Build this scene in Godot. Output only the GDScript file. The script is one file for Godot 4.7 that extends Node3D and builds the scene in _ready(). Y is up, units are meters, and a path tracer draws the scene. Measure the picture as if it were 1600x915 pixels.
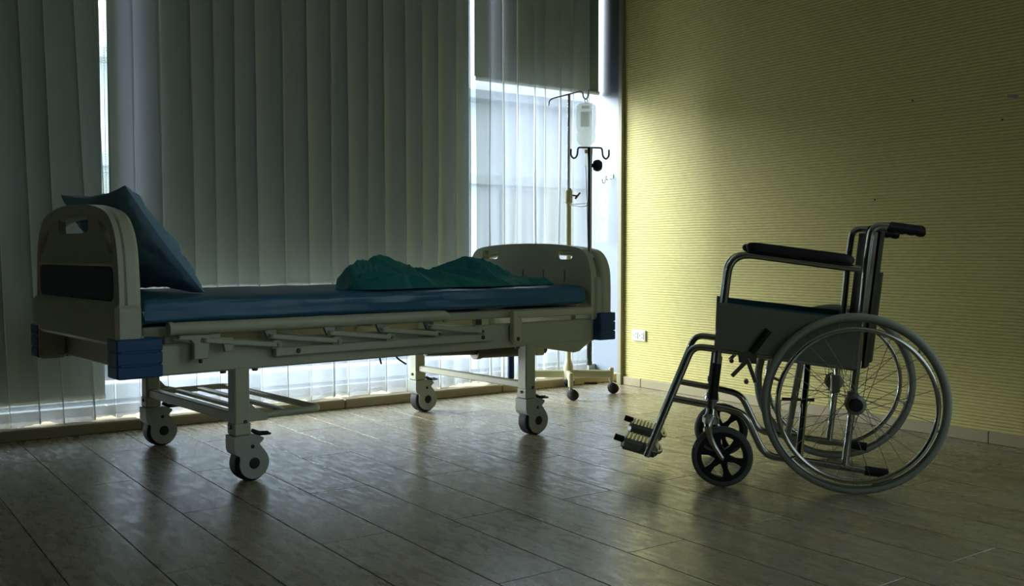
extends Node3D
# A dim hospital room: bed by the curtained window wall, wheelchair beside a yellow ribbed wall.

# ---------------------------------------------------------------- mesh builder
class MB:
	var v := PackedVector3Array()
	var n := PackedVector3Array()
	var t := PackedVector2Array()
	var ix := PackedInt32Array()
	var xf := Transform3D()

	func vert(p: Vector3, q: Vector3, uv := Vector2.ZERO) -> int:
		v.append(xf * p)
		n.append((xf.basis * q).normalized())
		t.append(uv)
		return v.size() - 1

	func poly(pts: Array, q := Vector3.ZERO) -> void:
		if q == Vector3.ZERO:
			q = (pts[1] - pts[0]).cross(pts[2] - pts[0]).normalized()
		var b := v.size()
		for p in pts:
			vert(p, q, Vector2(p.x + p.z, p.y))
		for i in range(1, pts.size() - 1):
			ix.append_array([b, b + i, b + i + 1])

	# box with chamfered edges
	func box(c: Vector3, s: Vector3, r := 0.003, rot := Basis()) -> void:
		var keep := xf
		xf = xf * Transform3D(rot, c)
		var h := s / 2.0
		r = minf(r, minf(h.x, minf(h.y, h.z)) * 0.95)
		var P := func(ax: int, sg: Vector3) -> Vector3:
			var o := Vector3.ZERO
			for k in 3:
				o[k] = sg[k] * (h[k] if k == ax else h[k] - r)
			return o
		for a in 3:
			var u := (a + 1) % 3
			var w := (a + 2) % 3
			for sa in [-1.0, 1.0]:
				var pts := []
				for q in [[-1.0, -1.0], [1.0, -1.0], [1.0, 1.0], [-1.0, 1.0]]:
					var sg := Vector3.ZERO
					sg[a] = sa
					sg[u] = q[0]
					sg[w] = q[1]
					pts.append(P.call(a, sg))
				var nn := Vector3.ZERO
				nn[a] = sa
				poly(pts, nn)
			if r > 0.0:
				for sa in [-1.0, 1.0]:
					for su in [-1.0, 1.0]:
						var s1 := Vector3.ZERO
						s1[a] = sa
						s1[u] = su
						s1[w] = -1.0
						var s2 := s1
						s2[w] = 1.0
						var nn := Vector3.ZERO
						nn[a] = sa
						nn[u] = su
						poly([P.call(a, s1), P.call(a, s2), P.call(u, s2), P.call(u, s1)], nn.normalized())
		if r > 0.0:
			for sx in [-1.0, 1.0]:
				for sy in [-1.0, 1.0]:
					for sz in [-1.0, 1.0]:
						var sg := Vector3(sx, sy, sz)
						poly([P.call(0, sg), P.call(1, sg), P.call(2, sg)], sg.normalized())
		xf = keep

	func tube(path: Array, r, sides := 10, caps := true, closed := false) -> void:
		var m := path.size()
		if m < 2:
			return
		var up := Vector3.UP
		var rows := []
		var d0: Vector3 = (path[1] - path[0]).normalized()
		if absf(d0.dot(up)) > 0.9:
			up = Vector3.RIGHT
		var side := d0.cross(up).normalized()
		for i in m:
			var d: Vector3
			if closed:
				d = (path[(i + 1) % m] - path[(i - 1 + m) % m]).normalized()
			else:
				d = (path[mini(i + 1, m - 1)] - path[maxi(i - 1, 0)]).normalized()
			side = (side - d * side.dot(d)).normalized()
			var o := d.cross(side).normalized()
			var rr: float = r[i] if r is Array else r
			var row := []
			for k in sides + 1:
				var a := TAU * k / sides
				var q := side * cos(a) + o * sin(a)
				row.append(vert(path[i] + q * rr, q, Vector2(float(k) / sides, float(i))))
			rows.append(row)
		var last := m if closed else m - 1
		for i in last:
			var a: Array = rows[i]
			var b: Array = rows[(i + 1) % m]
			for k in sides:
				ix.append_array([a[k], a[k + 1], b[k + 1], a[k], b[k + 1], b[k]])
		if caps and not closed:
			for e in [0, m - 1]:
				var d: Vector3 = (path[0] - path[1]).normalized() if e == 0 else (path[m - 1] - path[m - 2]).normalized()
				var row: Array = rows[e]
				var c := vert(path[e], d)
				var st := v.size()
				for k in sides:
					v.append(v[row[k]])
					n.append((xf.basis * d).normalized())
					t.append(Vector2.ZERO)
				for k in sides:
					ix.append_array([c, st + k, st + (k + 1) % sides])

	# profile: [radius, height] pairs turned about an axis
	func lathe(o: Vector3, axis: Vector3, prof: Array, segs := 24, smooth := false) -> void:
		axis = axis.normalized()
		var u := axis.cross(Vector3.UP if absf(axis.y) < 0.9 else Vector3.RIGHT).normalized()
		var w := axis.cross(u)
		for i in prof.size() - 1:
			var a: Vector2 = prof[i]
			var b: Vector2 = prof[i + 1]
			if a.is_equal_approx(b):
				continue
			var nr := Vector2(b.y - a.y, a.x - b.x).normalized()
			var na := nr
			var nb := nr
			if smooth:
				if i > 0:
					var z: Vector2 = prof[i - 1]
					na = (nr + Vector2(a.y - z.y, z.x - a.x).normalized()).normalized()
				if i < prof.size() - 2:
					var z: Vector2 = prof[i + 2]
					nb = (nr + Vector2(z.y - b.y, b.x - z.x).normalized()).normalized()
			var st := v.size()
			for k in segs + 1:
				var g := TAU * k / segs
				var rd := u * cos(g) + w * sin(g)
				vert(o + rd * a.x + axis * a.y, rd * na.x + axis * na.y, Vector2(float(k) / segs, a.y))
				vert(o + rd * b.x + axis * b.y, rd * nb.x + axis * nb.y, Vector2(float(k) / segs, b.y))
			for k in segs:
				var p := st + 2 * k
				if a.x > 1e-6:
					ix.append_array([p, p + 1, p + 2])
				if b.x > 1e-6:
					ix.append_array([p + 1, p + 3, p + 2])

	func torus(c: Vector3, axis: Vector3, R: float, r: float, segs := 64, sides := 10, flat := 1.0) -> void:
		axis = axis.normalized()
		var u := axis.cross(Vector3.UP if absf(axis.y) < 0.9 else Vector3.RIGHT).normalized()
		var w := axis.cross(u)
		var st := v.size()
		for i in segs + 1:
			var g := TAU * i / segs
			var rd := u * cos(g) + w * sin(g)
			for k in sides + 1:
				var a := TAU * k / sides
				vert(c + rd * (R + r * cos(a)) + axis * (r * flat * sin(a)), rd * cos(a) + axis * sin(a) / flat, Vector2(float(i) / segs, float(k) / sides))
		for i in segs:
			for k in sides:
				var p := st + i * (sides + 1) + k
				var q := p + sides + 1
				ix.append_array([p, q, q + 1, p, q + 1, p + 1])

	# polygon in the plane (U, V) through o, thickness d along W = U x V (both ways), edges bevelled by b
	func slab(pts: PackedVector2Array, o: Vector3, U: Vector3, V: Vector3, d: float, b := 0.0) -> void:
		var W := U.cross(V).normalized()
		if Geometry2D.is_polygon_clockwise(pts):
			pts = pts.duplicate()
			pts.reverse()
		var m := pts.size()
		var en := []
		for i in m:
			var e := (pts[(i + 1) % m] - pts[i]).normalized()
			en.append(Vector2(e.y, -e.x))
		var vn := []
		for i in m:
			var s: Vector2 = en[i] + en[(i - 1 + m) % m]
			s = s.normalized()
			vn.append(s / maxf(0.35, s.dot(en[i])))
		var P := func(q: Vector2, h: float) -> Vector3:
			return o + U * q.x + V * q.y + W * h
		var inner := PackedVector2Array()
		for i in m:
			inner.append(pts[i] - vn[i] * b)
		var tri := Geometry2D.triangulate_polygon(inner)
		if tri.is_empty():
			inner = pts
			b = 0.0
			tri = Geometry2D.triangulate_polygon(inner)
		for s in [-1.0, 1.0]:
			var st := v.size()
			for q in inner:
				vert(P.call(q, s * d / 2.0), W * s, q)
			for k in tri:
				ix.append(st + k)
		for i in m:
			var j := (i + 1) % m
			var ni: Vector2 = en[i]
			var nj: Vector2 = en[i]
			if en[i].dot(en[(i - 1 + m) % m]) > 0.8:
				ni = (en[i] + en[(i - 1 + m) % m]).normalized()
			if en[i].dot(en[j]) > 0.8:
				nj = (en[i] + en[j]).normalized()
			var Ni := U * ni.x + V * ni.y
			var Nj := U * nj.x + V * nj.y
			var h := d / 2.0 - b
			var st := v.size()
			vert(P.call(pts[i], -h), Ni)
			vert(P.call(pts[j], -h), Nj)
			vert(P.call(pts[j], h), Nj)
			vert(P.call(pts[i], h), Ni)
			ix.append_array([st, st + 1, st + 2, st, st + 2, st + 3])
			if b > 0.0:
				for s in [-1.0, 1.0]:
					st = v.size()
					vert(P.call(pts[i], s * h), (Ni + W * s).normalized())
					vert(P.call(pts[j], s * h), (Nj + W * s).normalized())
					vert(P.call(inner[j], s * d / 2.0), (Nj + W * s).normalized())
					vert(P.call(inner[i], s * d / 2.0), (Ni + W * s).normalized())
					ix.append_array([st, st + 1, st + 2, st, st + 2, st + 3])

	# smooth sheet of points f(i, j)
	func sheet(nx: int, ny: int, f: Callable, wrap_i := false, uv := Vector2.ONE) -> void:
		var pts := []
		for i in nx:
			for j in ny:
				pts.append(f.call(i, j))
		var st := v.size()
		for i in nx:
			for j in ny:
				var i0 := (i - 1 + nx) % nx if wrap_i else maxi(i - 1, 0)
				var i1 := (i + 1) % nx if wrap_i else mini(i + 1, nx - 1)
				var a: Vector3 = pts[i1 * ny + j] - pts[i0 * ny + j]
				var b: Vector3 = pts[i * ny + mini(j + 1, ny - 1)] - pts[i * ny + maxi(j - 1, 0)]
				var q := a.cross(b)
				if q.length() < 1e-12:
					q = Vector3.UP
				vert(pts[i * ny + j], q.normalized(), Vector2(uv.x * i / (nx - 1), uv.y * j / (ny - 1)))
		for i in (nx if wrap_i else nx - 1):
			for j in ny - 1:
				var p := st + i * ny + j
				var q := st + ((i + 1) % nx) * ny + j
				ix.append_array([p, q, q + 1, p, q + 1, p + 1])

	func mesh() -> ArrayMesh:
		for k in range(0, ix.size(), 3):
			var a := ix[k]
			var b := ix[k + 1]
			var c := ix[k + 2]
			if (v[b] - v[a]).cross(v[c] - v[a]).dot(n[a] + n[b] + n[c]) > 0.0:
				ix[k + 1] = c
				ix[k + 2] = b
		var arr := []
		arr.resize(Mesh.ARRAY_MAX)
		arr[Mesh.ARRAY_VERTEX] = v
		arr[Mesh.ARRAY_NORMAL] = n
		arr[Mesh.ARRAY_TEX_UV] = t
		arr[Mesh.ARRAY_INDEX] = ix
		var m := ArrayMesh.new()
		m.add_surface_from_arrays(Mesh.PRIMITIVE_TRIANGLES, arr)
		return m


# ---------------------------------------------------------------- nodes and materials
var M := {}
var used := {}

func numbered(called: String) -> String:
	if not used.has(called):
		used[called] = 0
		return called
	used[called] += 1
	return "%s_%03d" % [called, used[called]]

func tag(o: Node, label: String, category: String, group := "") -> void:
	o.set_meta("label", label)
	o.set_meta("category", category)
	if group:
		o.set_meta("group", group)

func thing(called: String, label: String, category: String, at := Vector3.ZERO, turn := 0.0, group := "") -> Node3D:
	var o := Node3D.new()
	o.name = numbered(called)
	add_child(o)
	o.position = at
	o.rotation.y = turn
	tag(o, label, category, group)
	return o

func put(mb: MB, called: String, mat: Material, parent: Node = self) -> MeshInstance3D:
	var o := MeshInstance3D.new()
	o.mesh = mb.mesh()
	o.material_override = mat
	o.name = numbered(called) if parent == self else called
	parent.add_child(o, true)
	return o

func put_mesh(me: Mesh, called: String, mat: Material, parent: Node) -> MeshInstance3D:
	var o := MeshInstance3D.new()
	o.mesh = me
	o.material_override = mat
	o.name = numbered(called) if parent == self else called
	parent.add_child(o, true)
	return o

func structure(mb: MB, called: String, mat: Material) -> MeshInstance3D:
	var o := put(mb, called, mat)
	o.set_meta("kind", "structure")
	return o

func boxed(c: Vector3, s: Vector3, r := 0.003, rot := Basis()) -> MB:
	var b := MB.new()
	b.box(c, s, r, rot)
	return b

func mat(called: String, c: Color, rough := 0.5, metal := 0.0, spec := 0.5) -> StandardMaterial3D:
	var m := StandardMaterial3D.new()
	m.resource_name = called
	m.albedo_color = c
	m.roughness = rough
	m.metallic = metal
	m.metallic_specular = spec
	M[called] = m
	return m

func noise(sd: int, freq: float, oct := 4, kind := FastNoiseLite.TYPE_SIMPLEX_SMOOTH) -> FastNoiseLite:
	var f := FastNoiseLite.new()
	f.seed = sd
	f.frequency = freq
	f.noise_type = kind
	f.fractal_octaves = oct
	return f

func fillet(pts: Array, r: float, k := 6) -> Array:
	var out := [pts[0]]
	for i in range(1, pts.size() - 1):
		var a: Vector3 = pts[i - 1]
		var p: Vector3 = pts[i]
		var b: Vector3 = pts[i + 1]
		var rr := minf(r, minf((a - p).length(), (b - p).length()) * 0.48)
		var s := p + (a - p).normalized() * rr
		var e := p + (b - p).normalized() * rr
		for q in k + 1:
			var w := float(q) / k
			out.append(s.lerp(p, w).lerp(p.lerp(e, w), w))
	out.append(pts[-1])
	return out

func curve2(pts: Array, k := 8) -> PackedVector2Array:
	var out := PackedVector2Array()
	for i in pts.size() - 1:
		var p0: Vector2 = pts[maxi(i - 1, 0)]
		var p1: Vector2 = pts[i]
		var p2: Vector2 = pts[i + 1]
		var p3: Vector2 = pts[mini(i + 2, pts.size() - 1)]
		for q in k:
			out.append(p1.cubic_interpolate(p2, p0, p3, float(q) / k))
	out.append(pts[-1])
	return out

func lut(xs: Array, ys: Array, x: float) -> float:
	if x <= xs[0]:
		return ys[0]
	for i in xs.size() - 1:
		if x <= xs[i + 1]:
			var w: float = (x - xs[i]) / (xs[i + 1] - xs[i])
			w = w * w * (3.0 - 2.0 * w) * 0.6 + w * 0.4
			return lerpf(ys[i], ys[i + 1], w)
	return ys[-1]


# ---------------------------------------------------------------- the scene
func _ready() -> void:
	view_and_light()
	materials()
	room()
	outside()
	windows()
	bed()
	bedding()
	wheelchair()
	drip_stand()
	bed_pole()
	small_things()


func view_and_light() -> void:
	var cam := Camera3D.new()
	cam.name = "camera"
	cam.fov = rad_to_deg(2.0 * atan(457.5 / 1535.0))
	cam.position = Vector3(-4.08, 0.81, 4.51)
	cam.rotation = Vector3(deg_to_rad(-2.332), deg_to_rad(-35.603), 0)
	cam.near = 0.05
	add_child(cam)
	cam.current = true
	# hazy sun behind thin cloud, low over the house opposite: a broad soft source
	var sun := DirectionalLight3D.new()
	sun.name = "hazy_sun"
	sun.light_color = Color(0.94, 0.97, 1.0)
	sun.light_energy = 8.0
	sun.light_angular_distance = 46.0
	sun.shadow_enabled = true
	sun.sky_mode = DirectionalLight3D.SKY_MODE_LIGHT_ONLY
	add_child(sun)
	sun.look_at_from_position(Vector3.ZERO, Vector3(0.58, -0.34, 0.80), Vector3.UP)
	# an even overcast sky, a little brighter overhead than at the horizon
	var sky_mat := ProceduralSkyMaterial.new()
	sky_mat.sky_top_color = Color(0.86, 0.94, 1.0)
	sky_mat.sky_horizon_color = Color(0.88, 0.95, 1.0)
	sky_mat.ground_horizon_color = Color(0.72, 0.76, 0.80)
	sky_mat.ground_bottom_color = Color(0.55, 0.58, 0.60)
	sky_mat.sky_curve = 0.2
	sky_mat.sun_angle_max = 1.0
	var sky := Sky.new()
	sky.sky_material = sky_mat
	var env := Environment.new()
	env.background_mode = Environment.BG_SKY
	env.sky = sky
	env.background_energy_multiplier = 1.6
	env.tonemap_mode = Environment.TONE_MAPPER_LINEAR
	env.tonemap_exposure = 1.8
	env.sdfgi_enabled = true
	env.ssao_enabled = true
	env.ssil_enabled = true
	var we := WorldEnvironment.new()
	we.name = "world"
	we.environment = env
	add_child(we)


func materials() -> void:
	var m: StandardMaterial3D
	mat("cream", Color(0.72, 0.73, 0.61), 0.42)
	mat("cream_light", Color(0.78, 0.77, 0.62), 0.45)
	mat("bumper_blue", Color(0.05, 0.29, 0.46), 0.45)
	mat("navy", Color(0.05, 0.07, 0.19), 0.5)
	mat("grey_plastic", Color(0.66, 0.68, 0.63), 0.5)
	mat("black_plastic", Color(0.03, 0.03, 0.032), 0.5)
	mat("rubber", Color(0.045, 0.045, 0.045), 0.7)
	mat("tyre", Color(0.57, 0.59, 0.53), 0.6)
	mat("caster_tyre", Color(0.34, 0.36, 0.34), 0.65)
	mat("chrome", Color(0.74, 0.75, 0.72), 0.16, 1.0)
	mat("steel", Color(0.55, 0.56, 0.53), 0.3, 1.0)
	mat("dark_steel", Color(0.34, 0.32, 0.26), 0.4, 0.5)
	mat("spoke", Color(0.5, 0.5, 0.47), 0.35, 1.0)
	mat("black_vinyl", Color(0.028, 0.028, 0.03), 0.55)
	mat("teal_vinyl", Color(0.05, 0.29, 0.33), 0.4)
	mat("guard_panel", Color(0.44, 0.46, 0.40), 0.25, 0.0, 0.7)
	mat("beige_plastic", Color(0.74, 0.71, 0.55), 0.5)
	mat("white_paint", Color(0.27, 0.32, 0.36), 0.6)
	mat("white_plastic", Color(0.88, 0.88, 0.85), 0.35)
	mat("dark_hole", Color(0.05, 0.05, 0.05), 0.7)
	mat("post_paint", Color(0.52, 0.50, 0.38), 0.55)
	mat("alu", Color(0.62, 0.64, 0.64), 0.45, 0.6)
	mat("plaster", Color(0.62, 0.61, 0.53), 0.9)
	mat("dark_plaster", Color(0.26, 0.27, 0.22), 0.9)
	mat("ceiling_paint", Color(0.86, 0.86, 0.83), 0.95)
	mat("curb", Color(0.60, 0.55, 0.42), 0.6)
	mat("skirting", Color(0.62, 0.58, 0.44), 0.55)
	mat("concrete", Color(0.36, 0.39, 0.43), 0.9)
	mat("outer_wall", Color(0.84, 0.87, 0.90), 0.9)
	mat("outer_band", Color(0.76, 0.79, 0.82), 0.9)
	mat("blue_plastic", Color(0.05, 0.22, 0.48), 0.4)
	mat("teal_knob", Color(0.03, 0.13, 0.18), 0.45)
	mat("red_label", Color(0.30, 0.10, 0.08), 0.5)
	mat("label_grey", Color(0.66, 0.69, 0.58, 0.6), 0.6)
	M.label_grey.transparency = BaseMaterial3D.TRANSPARENCY_ALPHA
	M.label_grey.backlight_enabled = true
	M.label_grey.backlight = Color(0.6, 0.62, 0.5)
	mat("tape", Color(0.55, 0.55, 0.48), 0.6)
	mat("mattress_blue", Color(0.18, 0.40, 0.51), 0.33)
	m = mat("pillow_blue", Color(0.47, 0.61, 0.69), 0.8)
	m.rim_enabled = true
	m.rim = 0.3
	m = mat("green_cloth", Color(0.02, 0.43, 0.41), 0.8)
	m.rim_enabled = true
	m.rim = 0.5
	m.rim_tint = 0.6
	# weave of the cloth
	var weave := NoiseTexture2D.new()
	weave.width = 256
	weave.height = 256
	weave.seamless = true
	weave.noise = noise(5, 0.12, 3)
	for k in ["pillow_blue", "green_cloth", "mattress_blue"]:
		M[k].heightmap_enabled = true
		M[k].heightmap_texture = weave
		M[k].heightmap_scale = 0.06 if k != "mattress_blue" else 0.02
		M[k].uv1_triplanar = true
		M[k].uv1_scale = Vector3(6, 6, 6)
	# sheer voile: part of the light goes straight through, part is scattered
	m = mat("voile", Color(0.80, 0.82, 0.79, 0.62), 0.9, 0.0, 0.2)
	m.transparency = BaseMaterial3D.TRANSPARENCY_ALPHA
	m.backlight_enabled = true
	m.backlight = Color(0.40, 0.42, 0.47)
	m.cull_mode = BaseMaterial3D.CULL_DISABLED
	# roller blind cloth: nearly opaque
	m = mat("blind_cloth", Color(0.41, 0.45, 0.37), 0.9, 0.0, 0.2)
	m.backlight_enabled = true
	m.backlight = Color(0.207, 0.233, 0.207)
	m.cull_mode = BaseMaterial3D.CULL_DISABLED
	m = mat("glass", Color(0.9, 0.95, 0.95, 0.06), 0.02)
	m.transparency = BaseMaterial3D.TRANSPARENCY_ALPHA
	m = mat("bag_film", Color(0.80, 0.85, 0.78, 0.42), 0.35)
	m.transparency = BaseMaterial3D.TRANSPARENCY_ALPHA
	m.backlight_enabled = true
	m.backlight = Color(0.9, 0.92, 0.86)
	m = mat("thin_film", Color(0.80, 0.85, 0.88, 0.22), 0.3)
	m.transparency = BaseMaterial3D.TRANSPARENCY_ALPHA
	m.backlight_enabled = true
	m.backlight = Color(0.8, 0.85, 0.9)
	ribbed_paper()
	planks_wood()


func ribbed_paper() -> void:
	# yellow wallpaper with fine horizontal ribs about 14 mm apart and groove shade painted into the colour
	var rng := RandomNumberGenerator.new()
	rng.seed = 11
	var W := 512
	var H := 2048
	var col := Image.create(W, H, false, Image.FORMAT_RGB8)
	var hgt := Image.create(W, H, false, Image.FORMAT_RGB8)
	var ribs := 140
	var tone := []
	for i in ribs:
		tone.append(rng.randf_range(0.75, 1.0))
	var nz := noise(3, 0.02, 3)
	var nf := noise(4, 0.11, 2)
	for y in H:
		for x in W:
			var g := TAU * x / W
			var wob := nz.get_noise_3d(cos(g) * 40.0, sin(g) * 40.0, y * 0.12) * 2.2
			var p := (y + wob) * ribs / float(H)
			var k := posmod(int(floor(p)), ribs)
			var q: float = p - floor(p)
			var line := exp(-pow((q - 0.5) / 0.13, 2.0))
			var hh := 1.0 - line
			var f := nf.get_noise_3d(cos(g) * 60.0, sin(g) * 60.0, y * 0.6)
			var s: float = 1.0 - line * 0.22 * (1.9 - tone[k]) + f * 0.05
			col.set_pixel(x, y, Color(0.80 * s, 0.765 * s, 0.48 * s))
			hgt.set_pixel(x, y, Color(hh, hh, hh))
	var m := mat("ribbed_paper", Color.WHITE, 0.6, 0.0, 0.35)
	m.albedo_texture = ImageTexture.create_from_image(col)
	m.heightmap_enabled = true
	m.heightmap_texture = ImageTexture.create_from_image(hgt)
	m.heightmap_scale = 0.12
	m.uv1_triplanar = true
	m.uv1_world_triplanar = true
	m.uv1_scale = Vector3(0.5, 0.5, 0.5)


func planks_wood() -> void:
	# three tones of laminate; u runs along the board, v across it
	var W := 1024
	var H := 256
	var rng := RandomNumberGenerator.new()
	rng.seed = 21
	var hgt := Image.create(W, H, false, Image.FORMAT_RGB8)
	var rou := Image.create(W, H, false, Image.FORMAT_RGB8)
	var nb := noise(31, 0.016, 4)
	var nc := noise(32, 0.07, 2)
	for y in H:
		for x in W:
			var a := nb.get_noise_2d(x * 0.55, y * 1.4) * 0.5 + 0.5
			var c := nc.get_noise_2d(x * 0.6, y * 1.3) * 0.5 + 0.5
			var hh := clampf(a * 0.75 + c * 0.25, 0.0, 1.0)
			hgt.set_pixel(x, y, Color(hh, hh, hh))
			var r := clampf(0.72 + (a - 0.5) * 0.75 + (c - 0.5) * 0.15, 0.0, 1.0)
			rou.set_pixel(x, y, Color(r, r, r))
	var th := ImageTexture.create_from_image(hgt)
	var tr := ImageTexture.create_from_image(rou)
	for k in 4:
		var im := Image.create(W, H, false, Image.FORMAT_RGB8)
		var streak := noise(40 + k, 0.012, 4)
		var fine := noise(50 + k, 0.06, 3)
		var red := noise(60 + k, 0.006, 2)
		for y in H:
			for x in W:
				var s := streak.get_noise_2d(x * 0.22, y * 2.0)
				var f := fine.get_noise_2d(x * 0.08, y * 3.0)
				var rd := clampf(red.get_noise_2d(x * 0.35, y * 2.2) * 2.2 - 0.25, 0.0, 1.0)
				var l := 1.0 + s * 0.17 + f * 0.09 + (k - 1.5) * 0.03
				var c := Color(0.585, 0.56, 0.455).lerp(Color(0.54, 0.44, 0.33), rd * 0.6)
				im.set_pixel(x, y, Color(c.r * l, c.g * l, c.b * l))
		var m := mat("plank_%d" % k, Color.WHITE, 0.40, 0.0, 0.7)
		m.albedo_texture = ImageTexture.create_from_image(im)
		m.roughness_texture = tr
		m.heightmap_enabled = true
		m.heightmap_texture = th
		m.heightmap_scale = 0.025
		m.texture_repeat = true


func room() -> void:
	var X0 := -6.2
	var Z1 := 6.2
	var H := 2.9
	# floor slab and its planks: boards 0.2145 m wide and 1.11 m long, joints staggered by half
	var fl := structure(boxed(Vector3((X0 + 0.5) / 2, -0.062, (Z1 - 0.45) / 2), Vector3(0.5 - X0, 0.1, Z1 + 0.45), 0.0), "floor", M.dark_hole)
	var bw := 0.2145
	var bl := 1.11
	var cache := {}
	var rng := RandomNumberGenerator.new()
	rng.seed = 77
	for c in range(-20, 10):
		var x0: float = maxf(-2.08 + c * bw, X0)
		var x1: float = minf(-2.08 + (c + 1) * bw, -0.012)
		if x1 - x0 < 0.02:
			continue
		var shift := 1.447 if posmod(c, 2) == 1 else 2.002
		for k in range(-4, 6):
			var z0: float = maxf(shift + k * bl, -0.14)
			var z1: float = minf(shift + (k + 1) * bl, Z1)
			if z1 - z0 < 0.02:
				continue
			var variant := rng.randi() % 5
			var tone := rng.randi() % 4
			var key := "%d %.3f %.3f" % [variant, x1 - x0, z1 - z0]
			if not cache.has(key):
				cache[key] = plank(x1 - x0 - 0.0034, z1 - z0 - 0.0034, variant)
			var o := put_mesh(cache[key], "plank", M["plank_%d" % tone], fl)
			o.position = Vector3((x0 + x1) / 2, 0, (z0 + z1) / 2)
	# walls and ceiling
	# papered wall; its opening, out of frame, is a window added for fill light
	var wa := 3.3
	var wb := 5.5
	var wk := MB.new()
	wk.box(Vector3(0.06, H / 2, (wa - 0.03) / 2), Vector3(0.12, H, wa + 0.03), 0.002)
	wk.box(Vector3(0.06, H / 2, (wb + Z1) / 2), Vector3(0.12, H, Z1 - wb), 0.0)
	wk.box(Vector3(0.06, 0.30, (wa + wb) / 2), Vector3(0.12, 0.60, wb - wa), 0.0)
	wk.box(Vector3(0.06, 2.75, (wa + wb) / 2), Vector3(0.12, 0.30, wb - wa), 0.0)
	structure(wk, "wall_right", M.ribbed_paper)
	var w4 := Node3D.new()
	w4.name = "window_4"
	w4.set_meta("kind", "structure")
	add_child(w4)
	var f4 := MB.new()
	var wm := (wa + wb) / 2
	for q in [[wa + 0.03, 1.6, 0.06, 2.0], [wb - 0.03, 1.6, 0.06, 2.0], [wm, 1.6, 0.06, 2.0], [wm, 0.63, wb - wa, 0.06], [wm, 2.57, wb - wa, 0.06]]:
		f4.box(Vector3(0.07, q[1], q[0]), Vector3(0.05, q[3], q[2]), 0.003)
	put(f4, "window_frame", M.alu, w4)
	put(boxed(Vector3(0.07, 1.6, wm), Vector3(0.006, 2.0, wb - wa), 0.0), "pane", M.glass, w4)
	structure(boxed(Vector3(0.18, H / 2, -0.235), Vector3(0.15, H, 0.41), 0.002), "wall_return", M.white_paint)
	structure(boxed(Vector3(X0 - 0.06, H / 2, Z1 / 2 - 0.2), Vector3(0.12, H, Z1 + 0.6), 0.0), "wall_left", M.dark_plaster)
	# back wall, behind the camera, with another unseen window added for fill light
	var va := -2.9
	var vb := -1.7
	var vm := (va + vb) / 2
	var bk := MB.new()
	bk.box(Vector3((X0 - 0.2 + va) / 2, H / 2, Z1 + 0.06), Vector3(va - X0 + 0.2, H, 0.12), 0.0)
	bk.box(Vector3((vb + 0.2) / 2, H / 2, Z1 + 0.06), Vector3(0.2 - vb, H, 0.12), 0.0)
	bk.box(Vector3(vm, 0.35, Z1 + 0.06), Vector3(vb - va, 0.70, 0.12), 0.0)
	bk.box(Vector3(vm, 2.7, Z1 + 0.06), Vector3(vb - va, 0.40, 0.12), 0.0)
	structure(bk, "wall_back", M.plaster)
	var w5 := Node3D.new()
	w5.name = "window_5"
	w5.set_meta("kind", "structure")
	add_child(w5)
	var f5 := MB.new()
	for q in [[va + 0.03, 1.6, 0.06, 1.8], [vb - 0.03, 1.6, 0.06, 1.8], [vm, 1.6, 0.06, 1.8], [vm, 0.73, vb - va, 0.06], [vm, 2.47, vb - va, 0.06]]:
		f5.box(Vector3(q[0], q[1], Z1 + 0.05), Vector3(q[2], q[3], 0.05), 0.003)
	put(f5, "window_frame", M.alu, w5)
	put(boxed(Vector3(vm, 1.6, Z1 + 0.05), Vector3(vb - va, 1.8, 0.006), 0.0), "pane", M.glass, w5)
	structure(boxed(Vector3(X0 / 2 + 0.1, H + 0.06, Z1 / 2 - 0.2), Vector3(0.8 - X0, 0.12, Z1 + 0.9), 0.0), "ceiling", M.ceiling_paint)
	structure(boxed(Vector3((X0 - 4.92) / 2, H / 2, -0.42), Vector3(-4.92 - X0, H, 0.12), 0.0), "wall_window_side", M.plaster)
	structure(boxed(Vector3(-2.42, 2.83, -0.42), Vector3(5.1, 0.16, 0.12), 0.0), "wall_lintel", M.plaster)
	# corner post at the end of the papered wall
	var post := MB.new()
	post.box(Vector3(-0.012, H / 2, -0.018), Vector3(0.028, H, 0.034), 0.003)
	post.box(Vector3(-0.014, 0.035, -0.016), Vector3(0.036, 0.07, 0.042), 0.003)
	structure(post, "trim_1", M.post_paint)
	# skirting in lengths
	var sk := Node3D.new()
	sk.name = "baseboard_right"
	sk.set_meta("kind", "structure")
	add_child(sk)
	var z := 0.006
	for l in [0.16, 1.05, 1.1, 1.05, 1.1, 1.1, 0.6]:
		var s := boxed(Vector3(-0.009, 0.026, z + l / 2), Vector3(0.016, 0.052, l - 0.002), 0.003)
		put(s, "skirting_board", M.skirting, sk)
		z += l
	# curb under the window
	var cb := Node3D.new()
	cb.name = "trim_2"
	cb.set_meta("kind", "structure")
	add_child(cb)
	var x := 0.13
	for l in [0.95, 1.0, 1.03, 1.1, 1.1, 1.1]:
		put(boxed(Vector3(x - l / 2, 0.022, -0.29), Vector3(l - 0.002, 0.05, 0.30), 0.006), "curb_board", M.curb, cb)
		x -= l


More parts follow.
